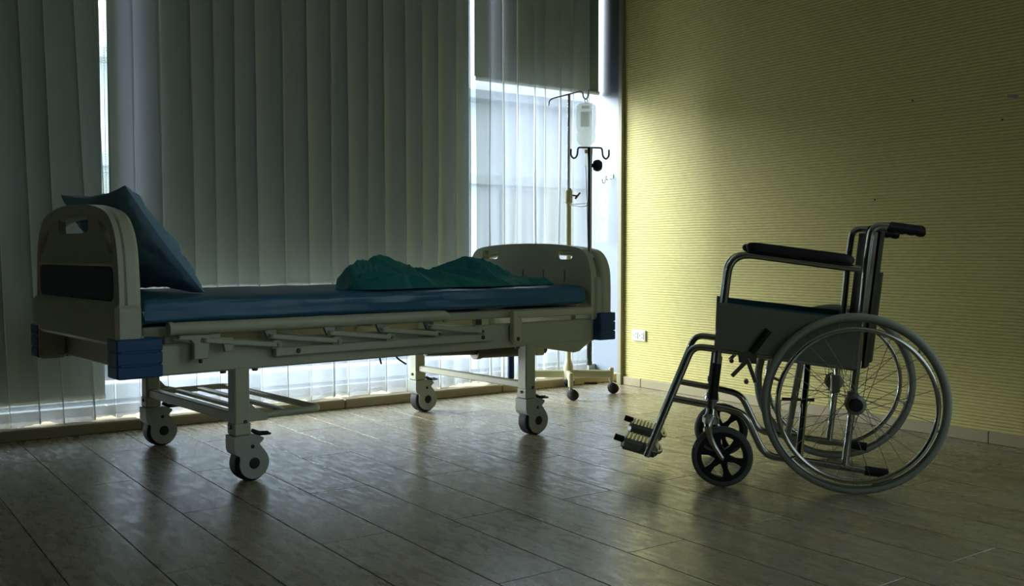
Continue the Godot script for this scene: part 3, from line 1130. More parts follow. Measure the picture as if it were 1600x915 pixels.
func bedding() -> void:
	# mattress
	var b := MB.new()
	var nz := noise(9, 1.6, 3)
	var prof := []
	for k in 64:
		var a := TAU * k / 64.0
		var e := 0.16
		var cz := signf(cos(a)) * pow(absf(cos(a)), e)
		var cy := signf(sin(a)) * pow(absf(sin(a)), 0.34)
		prof.append(Vector2(cz, cy))
	var nx := 240
	b.sheet(nx, 65, func(i: int, j: int) -> Vector3:
		var u := float(i) / (nx - 1) * 2.0 - 1.0
		var end := pow(maxf(0.0, 1.0 - pow(absf(u), 260.0)), 0.35)
		var q: Vector2 = prof[j % 64]
		var x := u * 1.022 - 0.03
		var side := 1.0 + 0.006 * sin(q.y * 7.0) * absf(q.x)
		var z: float = q.x * 0.452 * side * (0.985 + 0.015 * end)
		var y: float = 0.6175 + q.y * 0.0475 * end
		if q.y > 0.0:
			y += (nz.get_noise_2d(x * 2.0, z * 3.0) * 0.004 - 0.002) * end
		else:
			y = maxf(y, 0.5645)
		z += nz.get_noise_3d(x * 1.5, y * 30.0, q.x * 3.0) * 0.005
		return Vector3(x, y, z))
	var ma := put(b, "mattress", M.mattress_blue)
	ma.position = BED
	ma.rotation.y = BED_TURN
	tag(ma, "dark blue vinyl mattress lying on the hospital bed", "mattress")
	# pillow propped on the headboard
	b = MB.new()
	var nw := noise(14, 1.7, 3)
	var W := 0.36
	var L := 0.235
	var foot := Vector3(-0.755, 0.672, 0)
	var slope := Vector3(-0.66, 0.75, 0).normalized()
	var out := Vector3(0.75, 0.66, 0).normalized()
	for s in [1.0, -1.0]:
		b.sheet(61, 61, func(i: int, j: int) -> Vector3:
			var u := i / 30.0 - 1.0
			var w := j / 30.0 - 1.0
			# corners stay out as ears, sides pull in
			var pu := u * (1.0 - 0.07 * (1.0 - w * w) * absf(u))
			var pw := w * (1.0 - 0.09 * (1.0 - u * u) * absf(w))
			var th := pow(maxf(0.0, 1.0 - pow(absf(u), 2.6)), 0.5) * pow(maxf(0.0, 1.0 - pow(absf(w), 2.6)), 0.5)
			th *= 0.075 if s > 0.0 else 0.060
			var wr := nw.get_noise_2d(u * 1.1 + 4.0 * s, w * 1.4) * 0.014 * minf(1.0, th * 40.0)
			var p: Vector3 = foot + slope * (pw + 1.0) * L + out * (s * th + wr + 0.02 * absf(u) * w) + Vector3(0, 0, pu * W - 0.055)
			# it sinks against the mattress and the headboard
			p.y = maxf(p.y, 0.668)
			p.x = maxf(p.x, -1.050 - 0.06 * smoothstep(0.975, 0.995, p.y))
			return p)
	var pi := put(b, "pillow", M.pillow_blue)
	pi.position = BED
	pi.rotation.y = BED_TURN
	tag(pi, "blue grey pillow propped up against the inside of the headboard", "pillow")
	# crumpled green sheet
	b = MB.new()
	var na := noise(23, 1.0, 2)
	var nr := noise(24, 3.4, 3)
	# ridge lines (x, z, height, width) that the cloth hangs over
	var ridges := [
		[Vector4(-0.205, 0.31, 0.035, 0.05), Vector4(-0.165, 0.29, 0.085, 0.06), Vector4(-0.10, 0.25, 0.108, 0.07), Vector4(-0.03, 0.22, 0.108, 0.08), Vector4(0.045, 0.20, 0.132, 0.07), Vector4(0.11, 0.20, 0.105, 0.08), Vector4(0.20, 0.21, 0.075, 0.09), Vector4(0.34, 0.24, 0.045, 0.09)],
		[Vector4(0.06, 0.14, 0.125, 0.05), Vector4(0.13, 0.12, 0.090, 0.06), Vector4(0.19, 0.11, 0.055, 0.06)],
		[Vector4(-0.20, 0.36, 0.022, 0.03), Vector4(-0.10, 0.385, 0.040, 0.030), Vector4(0.0, 0.38, 0.044, 0.034), Vector4(0.12, 0.35, 0.055, 0.036), Vector4(0.17, 0.33, 0.04, 0.03)],
		[Vector4(-0.15, 0.35, 0.055, 0.025), Vector4(-0.05, 0.35, 0.066, 0.025), Vector4(0.0, 0.375, 0.05, 0.02), Vector4(0.02, 0.40, 0.015, 0.02)],
		[Vector4(0.30, 0.12, 0.045, 0.06), Vector4(0.42, 0.15, 0.098, 0.07), Vector4(0.50, 0.18, 0.124, 0.08), Vector4(0.57, 0.21, 0.112, 0.07), Vector4(0.64, 0.25, 0.076, 0.06), Vector4(0.69, 0.30, 0.034, 0.05), Vector4(0.80, 0.33, 0.026, 0.05), Vector4(0.93, 0.34, 0.018, 0.035)],
		[Vector4(0.50, 0.20, 0.122, 0.05), Vector4(0.50, 0.29, 0.090, 0.05), Vector4(0.51, 0.36, 0.045, 0.05)],
		[Vector4(0.20, 0.22, 0.075, 0.05), Vector4(0.28, 0.29, 0.062, 0.05), Vector4(0.38, 0.35, 0.030, 0.05)],
		[Vector4(0.36, 0.22, 0.075, 0.022), Vector4(0.41, 0.26, 0.078, 0.022), Vector4(0.46, 0.31, 0.050, 0.02)],
		[Vector4(0.57, 0.15, 0.105, 0.05), Vector4(0.70, 0.10, 0.060, 0.05), Vector4(0.80, 0.08, 0.050, 0.035), Vector4(0.84, 0.08, 0.040, 0.025)],
	]
	var front := [[-0.235, 0.35], [-0.15, 0.415], [0.0, 0.425], [0.06, 0.39], [0.30, 0.40], [0.50, 0.415], [0.70, 0.385], [0.94, 0.37]]
	var rear := [[-0.235, 0.28], [-0.15, 0.16], [0.05, 0.06], [0.25, 0.08], [0.40, 0.04], [0.60, 0.03], [0.80, 0.02], [0.87, 0.06], [0.875, 0.28], [0.94, 0.31]]
	var fx := []
	var fz := []
	for q in front:
		fx.append(q[0])
		fz.append(q[1])
	var rx := []
	var rz := []
	for q in rear:
		rx.append(q[0])
		rz.append(q[1])
	var n1 := 200
	var n2 := 90
	b.sheet(n1, n2, func(i: int, j: int) -> Vector3:
		var x := lerpf(-0.225, 0.875, float(i) / (n1 - 1))
		var w := float(j) / (n2 - 1)
		var z0 := lut(rx, rz, x) + na.get_noise_2d(x * 8.0, 3.0) * 0.02
		var z1 := lut(fx, fz, x) + na.get_noise_2d(x * 9.0, 8.0) * 0.02
		var z := lerpf(z0, z1, w)
		var px := x + na.get_noise_2d(x * 3.0, z * 4.0) * 0.02
		var y := 0.0
		for r in ridges:
			for k in r.size() - 1:
				var a := Vector2(r[k].x, r[k].y)
				var c := Vector2(r[k + 1].x, r[k + 1].y)
				var tt := clampf((Vector2(px, z) - a).dot(c - a) / (c - a).length_squared(), 0.0, 1.0)
				var dd := (Vector2(px, z) - a.lerp(c, tt)).length() / lerpf(r[k].w, r[k + 1].w, tt)
				var hh: float = lerpf(r[k].z, r[k + 1].z, tt) * (0.55 * exp(-dd * 0.85) + 0.45 / (1.0 + dd * dd))
				# soft maximum keeps the ridges, rounds the valleys
				var m := clampf(0.5 + 0.5 * (hh - y) / 0.007, 0.0, 1.0)
				y = lerpf(y, hh, m) + 0.0018 * m * (1.0 - m)
		# finer wrinkles running off the ridges
		var s1: float = x * 34.0 + z * 52.0 + na.get_noise_2d(x * 3.0, z * 3.0) * 7.0
		var s2: float = x * 61.0 - z * 43.0 + na.get_noise_2d(x * 4.0 + 9.0, z * 4.0) * 8.0
		y += (pow(1.0 - absf(sin(s1)), 2.0) * 0.006 + pow(1.0 - absf(sin(s2)), 2.0) * 0.003) * smoothstep(0.01, 0.07, y) + nr.get_noise_2d(x, z) * 0.004
		var lip := minf(minf(w, 1.0 - w) * 9.0, minf(float(i), float(n1 - 1 - i)) / 7.0)
		y *= smoothstep(0.0, 1.0, lip)
		y += 0.006 * smoothstep(0.0, 0.25, lip)
		return Vector3(x + na.get_noise_2d(z * 7.0, 1.0) * 0.012, 0.6665 + y, z))
	var cl := put(b, "bed_sheet", M.green_cloth)
	cl.position = BED
	cl.rotation.y = BED_TURN
	tag(cl, "crumpled dark green sheet left on the mattress", "sheet")


# ---------------------------------------------------------------- wheelchair, x forward, near side at -z
func wheelchair() -> void:
	var o := thing("wheelchair", "folding chrome wheelchair with black armrests standing by the yellow wall", "wheelchair", Vector3(-1.02, 0, 2.324), deg_to_rad(132.78))
	for s in [-1.0, 1.0]:
		rear_wheel(o, s)
		front_caster(o, s)
		chair_side(o, s)
	# cross brace
	for q in [[Vector3(0.180, 0.105, -0.225), Vector3(0.112, 0.430, 0.215)], [Vector3(0.186, 0.100, 0.225), Vector3(0.176, 0.440, -0.215)]]:
		var cb := MB.new()
		cb.tube(q, 0.013, 10)
		put(cb, "cross_brace", M.chrome, o)
	var bolt := MB.new()
	bolt.tube([Vector3(0.11, 0.272, 0), Vector3(0.225, 0.272, 0)], 0.006, 8)
	put(bolt, "brace_bolt", M.dark_steel, o)
	# sling seat
	var b := MB.new()
	b.sheet(24, 24, func(i: int, j: int) -> Vector3:
		var u := i / 23.0
		var w := j / 23.0 * 2.0 - 1.0
		var x := lerpf(0.02, 0.445, u)
		return Vector3(x, 0.438 + x * 0.128 + 0.022 - 0.02 * (1.0 - w * w), w * 0.222))
	b.sheet(24, 24, func(i: int, j: int) -> Vector3:
		var u := i / 23.0
		var w := j / 23.0 * 2.0 - 1.0
		var x := lerpf(0.02, 0.445, u)
		return Vector3(x, 0.438 + x * 0.128 + 0.012 - 0.02 * (1.0 - w * w), w * 0.222))
	put(b, "seat", M.black_vinyl, o)
	# sling back, bowed to the rear, with a pocket
	for q in [[0.0, "backrest"], [-0.014, "back_pocket"]]:
		b = MB.new()
		for t in [0.0, -0.008]:
			b.sheet(24, 24, func(i: int, j: int) -> Vector3:
				var u := i / 23.0
				var w := j / 23.0 * 2.0 - 1.0
				var y := lerpf(0.415 if q[0] == 0.0 else 0.43, 0.885 if q[0] == 0.0 else 0.74, u)
				var bow := 0.040 * (1.0 - pow(absf(w), 2.4))
				return Vector3(-0.020 - (y - 0.42) * 0.105 - bow + q[0] + t, y, w * (0.225 if q[0] == 0.0 else 0.19)))
		put(b, q[1], M.black_vinyl, o)
	# heel strap between the front posts
	b = MB.new()
	for t in [0.0, 0.004]:
		b.sheet(20, 8, func(i: int, j: int) -> Vector3:
			var w := i / 19.0 * 2.0 - 1.0
			var y := 0.305 + 0.115 * j / 7.0
			return Vector3(0.497 - (y - 0.24) * 0.12 - 0.035 * (1.0 - w * w) + t, y, w * 0.245))
	put(b, "calf_strap", M.black_vinyl, o)


func rear_wheel(o: Node3D, s: float) -> void:
	var w := Node3D.new()
	w.name = "rear_wheel"
	o.add_child(w, true)
	w.position = Vector3(0.008, 0.305, 0.295 * s)
	var ax := Vector3(0, 0, 1)
	var b := MB.new()
	b.torus(Vector3.ZERO, ax, 0.2915, 0.0135, 96, 14, 1.05)
	put(b, "tyre", M.tyre, w)
	b = MB.new()
	b.lathe(Vector3.ZERO, ax, [Vector2(0.286, -0.012), Vector2(0.279, -0.011), Vector2(0.275, -0.006), Vector2(0.275, 0.006), Vector2(0.279, 0.011), Vector2(0.286, 0.012)], 96)
	put(b, "rim", M.steel, w)
	b = MB.new()
	b.torus(Vector3(0, 0, 0.042 * s), ax, 0.2535, 0.0085, 96, 12)
	for k in 6:
		var a := TAU * k / 6.0 + 0.3
		var d := Vector3(cos(a), sin(a), 0)
		b.tube([d * 0.276, d * 0.256 + Vector3(0, 0, 0.042 * s)], 0.005, 8)
	put(b, "handrim", M.chrome, w)
	b = MB.new()
	b.lathe(Vector3.ZERO, Vector3(0, 0, s), [Vector2(0.0, -0.03), Vector2(0.014, -0.03), Vector2(0.014, -0.024), Vector2(0.032, -0.022), Vector2(0.032, -0.018), Vector2(0.016, -0.016), Vector2(0.016, 0.016), Vector2(0.034, 0.018), Vector2(0.034, 0.022), Vector2(0.022, 0.024)], 28)
	put(b, "hub", M.steel, w)
	b = MB.new()
	b.lathe(Vector3.ZERO, Vector3(0, 0, s), [Vector2(0.023, 0.02), Vector2(0.022, 0.034), Vector2(0.019, 0.037), Vector2(0, 0.037)], 24)
	put(b, "hub_cap", M.black_plastic, w)
	for k in 28:
		var a := TAU * k / 28.0
		var side := 1.0 if k % 2 == 0 else -1.0
		var tw := 0.95 if (k / 2) % 2 == 0 else -0.95
		var h := Vector3(cos(a + tw) * 0.030, sin(a + tw) * 0.030, 0.02 * side)
		var r := Vector3(cos(a) * 0.277, sin(a) * 0.277, 0.002 * side)
		b = MB.new()
		b.tube([h, r], 0.0011, 5, false)
		put(b, "spoke", M.spoke, w)


func front_caster(o: Node3D, s: float) -> void:
	var c := Node3D.new()
	c.name = "front_caster"
	o.add_child(c, true)
	c.position = Vector3(0.441, 0.105, 0.268 * s)
	var ax := Vector3(0, 0, 1)
	var b := MB.new()
	b.lathe(Vector3.ZERO, ax, [Vector2(0.086, -0.014), Vector2(0.094, -0.015), Vector2(0.101, -0.012), Vector2(0.1045, -0.006), Vector2(0.105, 0), Vector2(0.1045, 0.006), Vector2(0.101, 0.012), Vector2(0.094, 0.015), Vector2(0.086, 0.014)], 64, true)
	put(b, "tyre", M.caster_tyre, c)
	# moulded wheel with six spokes
	b = MB.new()
	b.lathe(Vector3.ZERO, ax, [Vector2(0.072, -0.013), Vector2(0.088, -0.013), Vector2(0.088, 0.013), Vector2(0.072, 0.013), Vector2(0.070, 0.0), Vector2(0.072, -0.013)], 48)
	b.lathe(Vector3.ZERO, ax, [Vector2(0, -0.02), Vector2(0.018, -0.02), Vector2(0.026, -0.010), Vector2(0.026, 0.010), Vector2(0.018, 0.02), Vector2(0, 0.02)], 24)
	for k in 6:
		var a := TAU * k / 6.0 + 0.26
		var d := Vector2(cos(a), sin(a))
		var q := Vector2(-d.y, d.x)
		b.slab(PackedVector2Array([d * 0.018 - q * 0.013, d * 0.045 - q * 0.0085, d * 0.066 - q * 0.013, d * 0.074 - q * 0.022, d * 0.074 + q * 0.022, d * 0.066 + q * 0.013, d * 0.045 + q * 0.0085, d * 0.018 + q * 0.013]), Vector3.ZERO, Vector3(1, 0, 0), Vector3(0, 1, 0), 0.018, 0.003)
	put(b, "wheel", M.black_plastic, c)
	# fork
	b = MB.new()
	for q in [-1.0, 1.0]:
		b.tube(fillet([Vector3(0.038, 0.135, 0.012 * q - 0.006 * s), Vector3(0.050, 0.118, 0.030 * q), Vector3(0.040, 0.060, 0.030 * q), Vector3(0.0, 0.0, 0.030 * q)], 0.03), [0.016, 0.016, 0.016, 0.0155, 0.0155, 0.015, 0.015, 0.014, 0.0135, 0.013, 0.0125, 0.012, 0.0115, 0.011, 0.010, 0.009], 10)
	b.tube([Vector3(0, 0, -0.034), Vector3(0, 0, 0.034)], 0.007, 10)
	b.lathe(Vector3(0.040, 0.115, -0.010 * s), Vector3(-0.1, 1, 0), [Vector2(0.0, 0.0), Vector2(0.030, 0.0), Vector2(0.030, 0.018), Vector2(0.020, 0.030), Vector2(0.016, 0.05), Vector2(0.0, 0.05)], 18)
	put(b, "fork", M.chrome, c)


func chair_side(o: Node3D, s: float) -> void:
	var Z := 0.237 * s
	var P := func(x: float, y: float, dz := 0.0) -> Vector3:
		return Vector3(x, y, Z + dz * s)
	var sd := Node3D.new()
	sd.name = "side_frame"
	o.add_child(sd, true)
	var r := 0.0125
	var b := MB.new()
	# armrest and front post in one bent tube
	b.tube(fillet([P.call(-0.012, 0.755), P.call(0.418, 0.812), P.call(0.436, 0.65), P.call(0.483, 0.235)], 0.085, 10), r, 12)
	put(b, "front_post", M.chrome, sd)
	# back post with push handle
	b = MB.new()
	b.tube(fillet([P.call(0.030, 0.085), P.call(-0.004, 0.42), P.call(-0.034, 0.80), P.call(-0.048, 0.905), P.call(-0.125, 0.897), P.call(-0.205, 0.885)], 0.05, 8), r, 12)
	put(b, "back_post", M.chrome, sd)
	# seat rail running on into the leg rest
	b = MB.new()
	b.tube(fillet([P.call(-0.004, 0.420), P.call(0.47, 0.476), P.call(0.545, 0.484), P.call(0.704, 0.088)], 0.07, 10), r, 12)
	put(b, "leg_rest_tube", M.chrome, sd)
	b = MB.new()
	b.tube(fillet([P.call(0.612, 0.298), P.call(0.44, 0.270), P.call(0.365, 0.252), P.call(0.295, 0.105), P.call(0.20, 0.098), P.call(-0.055, 0.068)], 0.05, 8), r, 12)
	put(b, "lower_rail", M.chrome, sd)
	b = MB.new()
	b.tube([P.call(-0.035, 0.0705), P.call(-0.108, 0.062)], 0.0165, 12)
	put(b, "tipping_tip", M.rubber, sd)
	# sleeve on the front post
	b = MB.new()
	b.tube([P.call(0.462, 0.425), P.call(0.4745, 0.315)], 0.0175, 12)
	b.tube([P.call(0.4745, 0.32), P.call(0.4765, 0.30)], 0.020, 12)
	put(b, "sleeve", M.black_vinyl, sd)
	b = MB.new()
	b.tube([P.call(0.476, 0.305), P.call(0.4845, 0.228)], 0.017, 12)
	put(b, "caster_housing", M.steel, sd)
	# grip with finger ridges
	b = MB.new()
	var gp := []
	var gr := []
	for k in 25:
		var q := k / 24.0
		gp.append(P.call(lerpf(-0.098, -0.215, q), lerpf(0.8995, 0.882, q)) + Vector3(0, -0.002 * absf(sin(q * PI * 4.0)), 0))
		gr.append(0.0165 + 0.0028 * absf(sin(q * PI * 4.0)) - (0.004 if k == 0 or k == 24 else 0.0))
	b.tube(gp, gr, 14)
	put(b, "grip", M.black_plastic, sd)
	# padded armrest
	b = MB.new()
	var d := Vector3(-0.38, -0.0505, 0).normalized()
	var pad := []
	for k in 32:
		var a := TAU * k / 32.0
		pad.append(Vector2(signf(cos(a)) * pow(absf(cos(a)), 0.5) * 0.025, signf(sin(a)) * pow(absf(sin(a)), 0.6) * 0.019))
	b.sheet(33, 30, func(i: int, j: int) -> Vector3:
		var u := 0.5 - 0.5 * cos(PI * j / 29.0)
		var e := pow(maxf(0.0, 1.0 - pow(absf(u * 2.0 - 1.0), 14.0)), 0.5)
		var q: Vector2 = pad[i % 32] * maxf(e, 0.02)
		return Vector3(0.366, 0.832, Z) + d * (u * 0.362) + Vector3(0, q.y, q.x))
	put(b, "armrest_pad", M.black_vinyl, sd)
	# side guard and its teal lining
	b = MB.new()
	b.slab(PackedVector2Array([Vector2(0.462, 0.640), Vector2(0.468, 0.474), Vector2(0.42, 0.474), Vector2(0.0, 0.422), Vector2(-0.018, 0.584), Vector2(0.20, 0.606)]), Vector3(0, 0, Z + 0.017 * s), Vector3(1, 0, 0), Vector3(0, 1, 0), 0.004, 0.001)
	put(b, "side_guard", M.guard_panel, sd)
	b = MB.new()
	b.slab(PackedVector2Array([Vector2(0.425, 0.636), Vector2(0.435, 0.480), Vector2(0.02, 0.430), Vector2(0.0, 0.590)]), Vector3(0, 0, Z - 0.016 * s), Vector3(1, 0, 0), Vector3(0, 1, 0), 0.008, 0.003)
	put(b, "guard_lining", M.teal_vinyl, sd)
	# axle plate
	b = MB.new()
	b.tube([P.call(0.008, 0.305, -0.004), P.call(0.008, 0.305, 0.06)], 0.009, 10)
	b.box(P.call(0.010, 0.305), Vector3(0.034, 0.07, 0.03), 0.004)
	put(b, "axle", M.steel, sd)
	# brake with lever
	b = MB.new()
	b.slab(PackedVector2Array([Vector2(0.325, 0.465), Vector2(0.392, 0.472), Vector2(0.387, 0.432), Vector2(0.328, 0.428)]), Vector3(0, 0, Z + 0.020 * s), Vector3(1, 0, 0), Vector3(0, 1, 0), 0.006, 0.001)
	b.box(P.call(0.385, 0.412, 0.026), Vector3(0.014, 0.075, 0.006), 0.001, Basis(Vector3(0, 0, 1), 0.75))
	b.box(P.call(0.345, 0.405, 0.026), Vector3(0.014, 0.085, 0.006), 0.001, Basis(Vector3(0, 0, 1), -0.35))
	b.tube([P.call(0.362, 0.368, 0.01), P.call(0.362, 0.368, 0.045)], 0.008, 8)
	b.tube([P.call(0.412, 0.438, 0.015), P.call(0.412, 0.438, 0.035)], 0.008, 8)
	var br := put(b, "brake", M.steel, sd)
	b = MB.new()
	b.tube([P.call(0.345, 0.468, 0.028), P.call(0.288, 0.546, 0.032)], 0.012, 12)
	put(b, "brake_grip", M.black_plastic, br)
	# foot plate
	var f := Node3D.new()
	f.name = "foot_plate"
	o.add_child(f, true)
	f.position = Vector3(0.718, 0.126, 0.150 * s)
	f.rotation.z = deg_to_rad(14)
	b = MB.new()
	b.box(Vector3(0.01, -0.017, 0), Vector3(0.135, 0.044, 0.135), 0.012)
	put(b, "plate", M.guard_panel, f)
	for k in 9:
		put(boxed(Vector3(-0.045 + k * 0.0135, 0.0065, 0), Vector3(0.007, 0.004, 0.115), 0.0015), "rib", M.beige_plastic, f)
	b = MB.new()
	b.tube([Vector3(0.07, -0.004, 0.055 * s), Vector3(0.105, -0.002, 0.055 * s)], 0.012, 10)
	put(b, "bumper", M.black_plastic, f)
	b = MB.new()
	b.tube([Vector3(-0.02, -0.005, 0.062 * s), Vector3(-0.02, -0.005, 0.092 * s)], 0.011, 10)
	b.tube(fillet([Vector3(-0.02, -0.008, 0.085 * s), Vector3(-0.055, -0.012, 0.085 * s), Vector3(-0.07, -0.02, 0.0), Vector3(-0.055, -0.012, -0.06 * s)], 0.03), 0.006, 8)
	put(b, "hinge", M.steel, f)


# ---------------------------------------------------------------- drip stand in the corner
func drip_stand() -> void:
	var at := Vector3(-0.53, 0, 0.11)
	var o := thing("drip_stand", "tall chrome drip stand with cream four legged base by the curtain", "drip stand", at)
	var b := MB.new()
	b.lathe(Vector3.ZERO, Vector3.UP, [Vector2(0, 0.085), Vector2(0.028, 0.085), Vector2(0.028, 0.16), Vector2(0.018, 0.19), Vector2(0.0155, 0.20), Vector2(0.0155, 1.12), Vector2(0, 1.12)], 20)
	put(b, "column", M.cream_light, o)
	b = MB.new()
	b.lathe(Vector3.ZERO, Vector3.UP, [Vector2(0.016, 1.09), Vector2(0.022, 1.10), Vector2(0.022, 1.165), Vector2(0.012, 1.18), Vector2(0, 1.18)], 20)
	put(b, "collar", M.cream_light, o)
	b = MB.new()
	b.tube([Vector3(0.015, 1.14, 0.012), Vector3(0.045, 1.135, 0.03)], 0.005, 8)
	b.tube([Vector3(0.03, 1.12, 0.022), Vector3(0.055, 1.155, 0.035)], 0.006, 8)
	put(b, "clamp_screw", M.dark_steel, o)
	b = MB.new()
	b.tube([Vector3(0, 1.15, 0), Vector3(0, 1.712, 0)], 0.0085, 12)
	put(b, "pole", M.chrome, o)
	b = MB.new()
	var h := Vector3(0.80, 0, 0.56).normalized()
	var hp := []
	for q in [[-0.116, 1.650], [-0.112, 1.678], [-0.092, 1.690], [0.068, 1.732], [0.078, 1.722], [0.083, 1.695], [0.096, 1.684], [0.108, 1.697], [0.113, 1.742]]:
		hp.append(h * q[0] + Vector3(0, q[1], 0))
	b.tube(fillet(hp, 0.012, 5), 0.0042, 8)
	put(b, "hook_bar", M.steel, o)
	var dirs := [Vector3(-0.16, 0, 0.22), Vector3(0.20, 0, 0.145), Vector3(0.16, 0, -0.21), Vector3(-0.22, 0, -0.16)]
	for d in dirs:
		b = MB.new()
		var u: Vector3 = d.normalized()
		b.box(d * 0.5 + Vector3(0, 0.115, 0), Vector3(d.length(), 0.042, 0.024), 0.006, Basis(Vector3.UP, atan2(-u.z, u.x)))
		b.lathe(d, Vector3.UP, [Vector2(0.0, 0.075), Vector2(0.014, 0.075), Vector2(0.015, 0.09), Vector2(0.015, 0.145), Vector2(0.010, 0.152), Vector2(0, 0.152)], 14)
		var leg := put(b, "base_leg", M.cream_light, o)
		b = MB.new()
		b.lathe(d + Vector3(0.012, 0.0335, 0.006), Vector3(0.6, 0.25, -0.3), [Vector2(0, 0.026), Vector2(0.014, 0.025), Vector2(0.028, 0.017), Vector2(0.0335, 0.005), Vector2(0.034, 0.0)], 22, true)
		b.tube([d + Vector3(0, 0.05, 0), d + Vector3(0, 0.08, 0)], 0.012, 10)
		put(b, "caster_hood", M.chrome, leg)
		b = MB.new()
		b.lathe(d + Vector3(0.012, 0.0335, 0.006), Vector3(-0.6, -0.25, 0.3), [Vector2(0.0335, 0.0), Vector2(0.0335, 0.009), Vector2(0.027, 0.021), Vector2(0.0, 0.025)], 22, true)
		put(b, "caster_wheel", M.rubber, leg)
	put(boxed(Vector3(0.20, 0.115, 0.145) * 0.52 + Vector3(-0.0072, 0.001, 0.0102), Vector3(0.075, 0.014, 0.002), 0.0005, Basis(Vector3.UP, atan2(-0.145, 0.20))), "maker_plate", M.red_label, o).set_meta("label", "small dark red maker's plate")
	# infusion bag on the right hook
	var hk := at + h * 0.098 + Vector3(0, 1.684, 0)
	var g := thing("infusion_bag", "clear infusion bottle hanging from the right hook of the drip stand", "infusion bag", hk)
	b = MB.new()
	var view := Vector3(-0.62, 0, 0.785)
	var across := Vector3(0.785, 0, 0.62)
	var prof := [Vector2(0.002, -0.018), Vector2(0.030, -0.021), Vector2(0.044, -0.032), Vector2(0.047, -0.055), Vector2(0.047, -0.10), Vector2(0.046, -0.15), Vector2(0.042, -0.165), Vector2(0.043, -0.175), Vector2(0.046, -0.19), Vector2(0.045, -0.215), Vector2(0.034, -0.238), Vector2(0.018, -0.250), Vector2(0.014, -0.27), Vector2(0.002, -0.272)]
	b.sheet(33, prof.size(), func(i: int, j: int) -> Vector3:
		var a := TAU * i / 32.0
		var q: Vector2 = prof[j]
		return (across * cos(a) * 1.22 + view * sin(a) * 0.55) * q.x + Vector3(0, q.y * 1.06 if q.y > -0.26 else q.y - 0.015, 0))
	put(b, "bottle", M.bag_film, g)
	b = MB.new()
	b.tube(fillet([Vector3(-0.004, -0.02, 0), Vector3(-0.012, -0.002, 0), Vector3(0, 0.004, 0), Vector3(0.012, -0.002, 0), Vector3(0.004, -0.02, 0)], 0.01), 0.002, 6)
	put(b, "hanging_loop", M.white_plastic, g)
	for q in [[-0.006, -0.115, 0.05, 0.085], [-0.004, -0.048, 0.045, 0.016]]:
		b = MB.new()
		b.sheet(9, 3, func(i: int, j: int) -> Vector3:
			var u := i / 8.0 - 0.5
			return across * (q[0] + u * q[2]) + Vector3(0, q[1] + (j / 2.0 - 0.5) * q[3], 0) + view * (0.0275 - u * u * 0.012))
		put(b, "printed_label", M.label_grey, g)
	b = MB.new()
	b.lathe(Vector3(0, -0.305, 0), Vector3.UP, [Vector2(0, 0), Vector2(0.010, 0), Vector2(0.011, 0.02), Vector2(0, 0.022)], 12)
	put(b, "port", M.beige_plastic, g)
	b = MB.new()
	b.lathe(Vector3(0, -0.388, 0), Vector3.UP, [Vector2(0.003, 0), Vector2(0.009, 0.01), Vector2(0.009, 0.07), Vector2(0.004, 0.085), Vector2(0, 0.086)], 12, true)
	put(b, "drip_chamber", M.bag_film, g)
	b = MB.new()
	var ln := []
	for k in 30:
		var q := k / 29.0
		ln.append(Vector3(0.004 * sin(q * 3.0) + 0.006 * q, -0.375 - q * 0.78, 0.02 * q))
	b.tube(ln, 0.0022, 6)
	put(b, "drip_line", M.dark_steel, g)
	b = MB.new()
	b.box(Vector3(-0.035, -0.585, 0.06), Vector3(0.016, 0.045, 0.012), 0.003, Basis(Vector3(0, 0, 1), -0.25))
	b.tube(fillet([Vector3(-0.028, -0.60, 0.06), Vector3(-0.06, -0.615, 0.05), Vector3(-0.10, -0.60, -0.04), Vector3(0.004, -0.59, 0.0)], 0.03), 0.002, 6)
	put(b, "roller_clamp", M.white_plastic, g)


# pole that plugs into the foot corner of the bed
func bed_pole() -> void:
	var o := thing("infusion_pole", "dark infusion pole with double hook fixed to the foot corner of the bed", "pole", BED + Vector3(1.068, 0.285, 0.40).rotated(Vector3.UP, BED_TURN), BED_TURN)
	var b := MB.new()
	b.tube([Vector3(0, 0, 0), Vector3(0, 0.33, 0)], 0.0125, 12)
	b.lathe(Vector3.ZERO, Vector3.DOWN, [Vector2(0.014, -0.012), Vector2(0.014, 0.004), Vector2(0, 0.006)], 12)
	put(b, "lower_pole", M.alu, o)
	b = MB.new()
	b.tube([Vector3(0, 0.30, 0), Vector3(0, 0.95, 0), Vector3(0, 0.99, 0), Vector3(0, 1.02, 0)], [0.010, 0.010, 0.012, 0.013], 12)
	put(b, "upper_pole", M.steel, o)
	b = MB.new()
	var c := Vector3(0.86, 0, 0.5).normalized()
	var pts := []
	for q in [[-0.092, 0.010], [-0.092, -0.022], [-0.077, -0.036], [-0.062, -0.022], [-0.058, 0.018], [0.058, 0.018], [0.062, -0.022], [0.077, -0.036], [0.092, -0.022], [0.092, 0.010]]:
		pts.append(c * q[0] + Vector3(0, 1.0 + q[1], 0))
	b.tube(fillet(pts, 0.011, 5), 0.0042, 8)
	put(b, "double_hook", M.dark_steel, o)
	b = MB.new()
	b.lathe(Vector3(0.008, 0.935, 0.004), Vector3(0.86, 0, 0.5), [Vector2(0.008, 0.0), Vector2(0.010, 0.006), Vector2(0.022, 0.010), Vector2(0.0275, 0.022), Vector2(0.0275, 0.034), Vector2(0.020, 0.046), Vector2(0.0, 0.050)], 20, true)
	put(b, "knob", M.teal_knob, o)


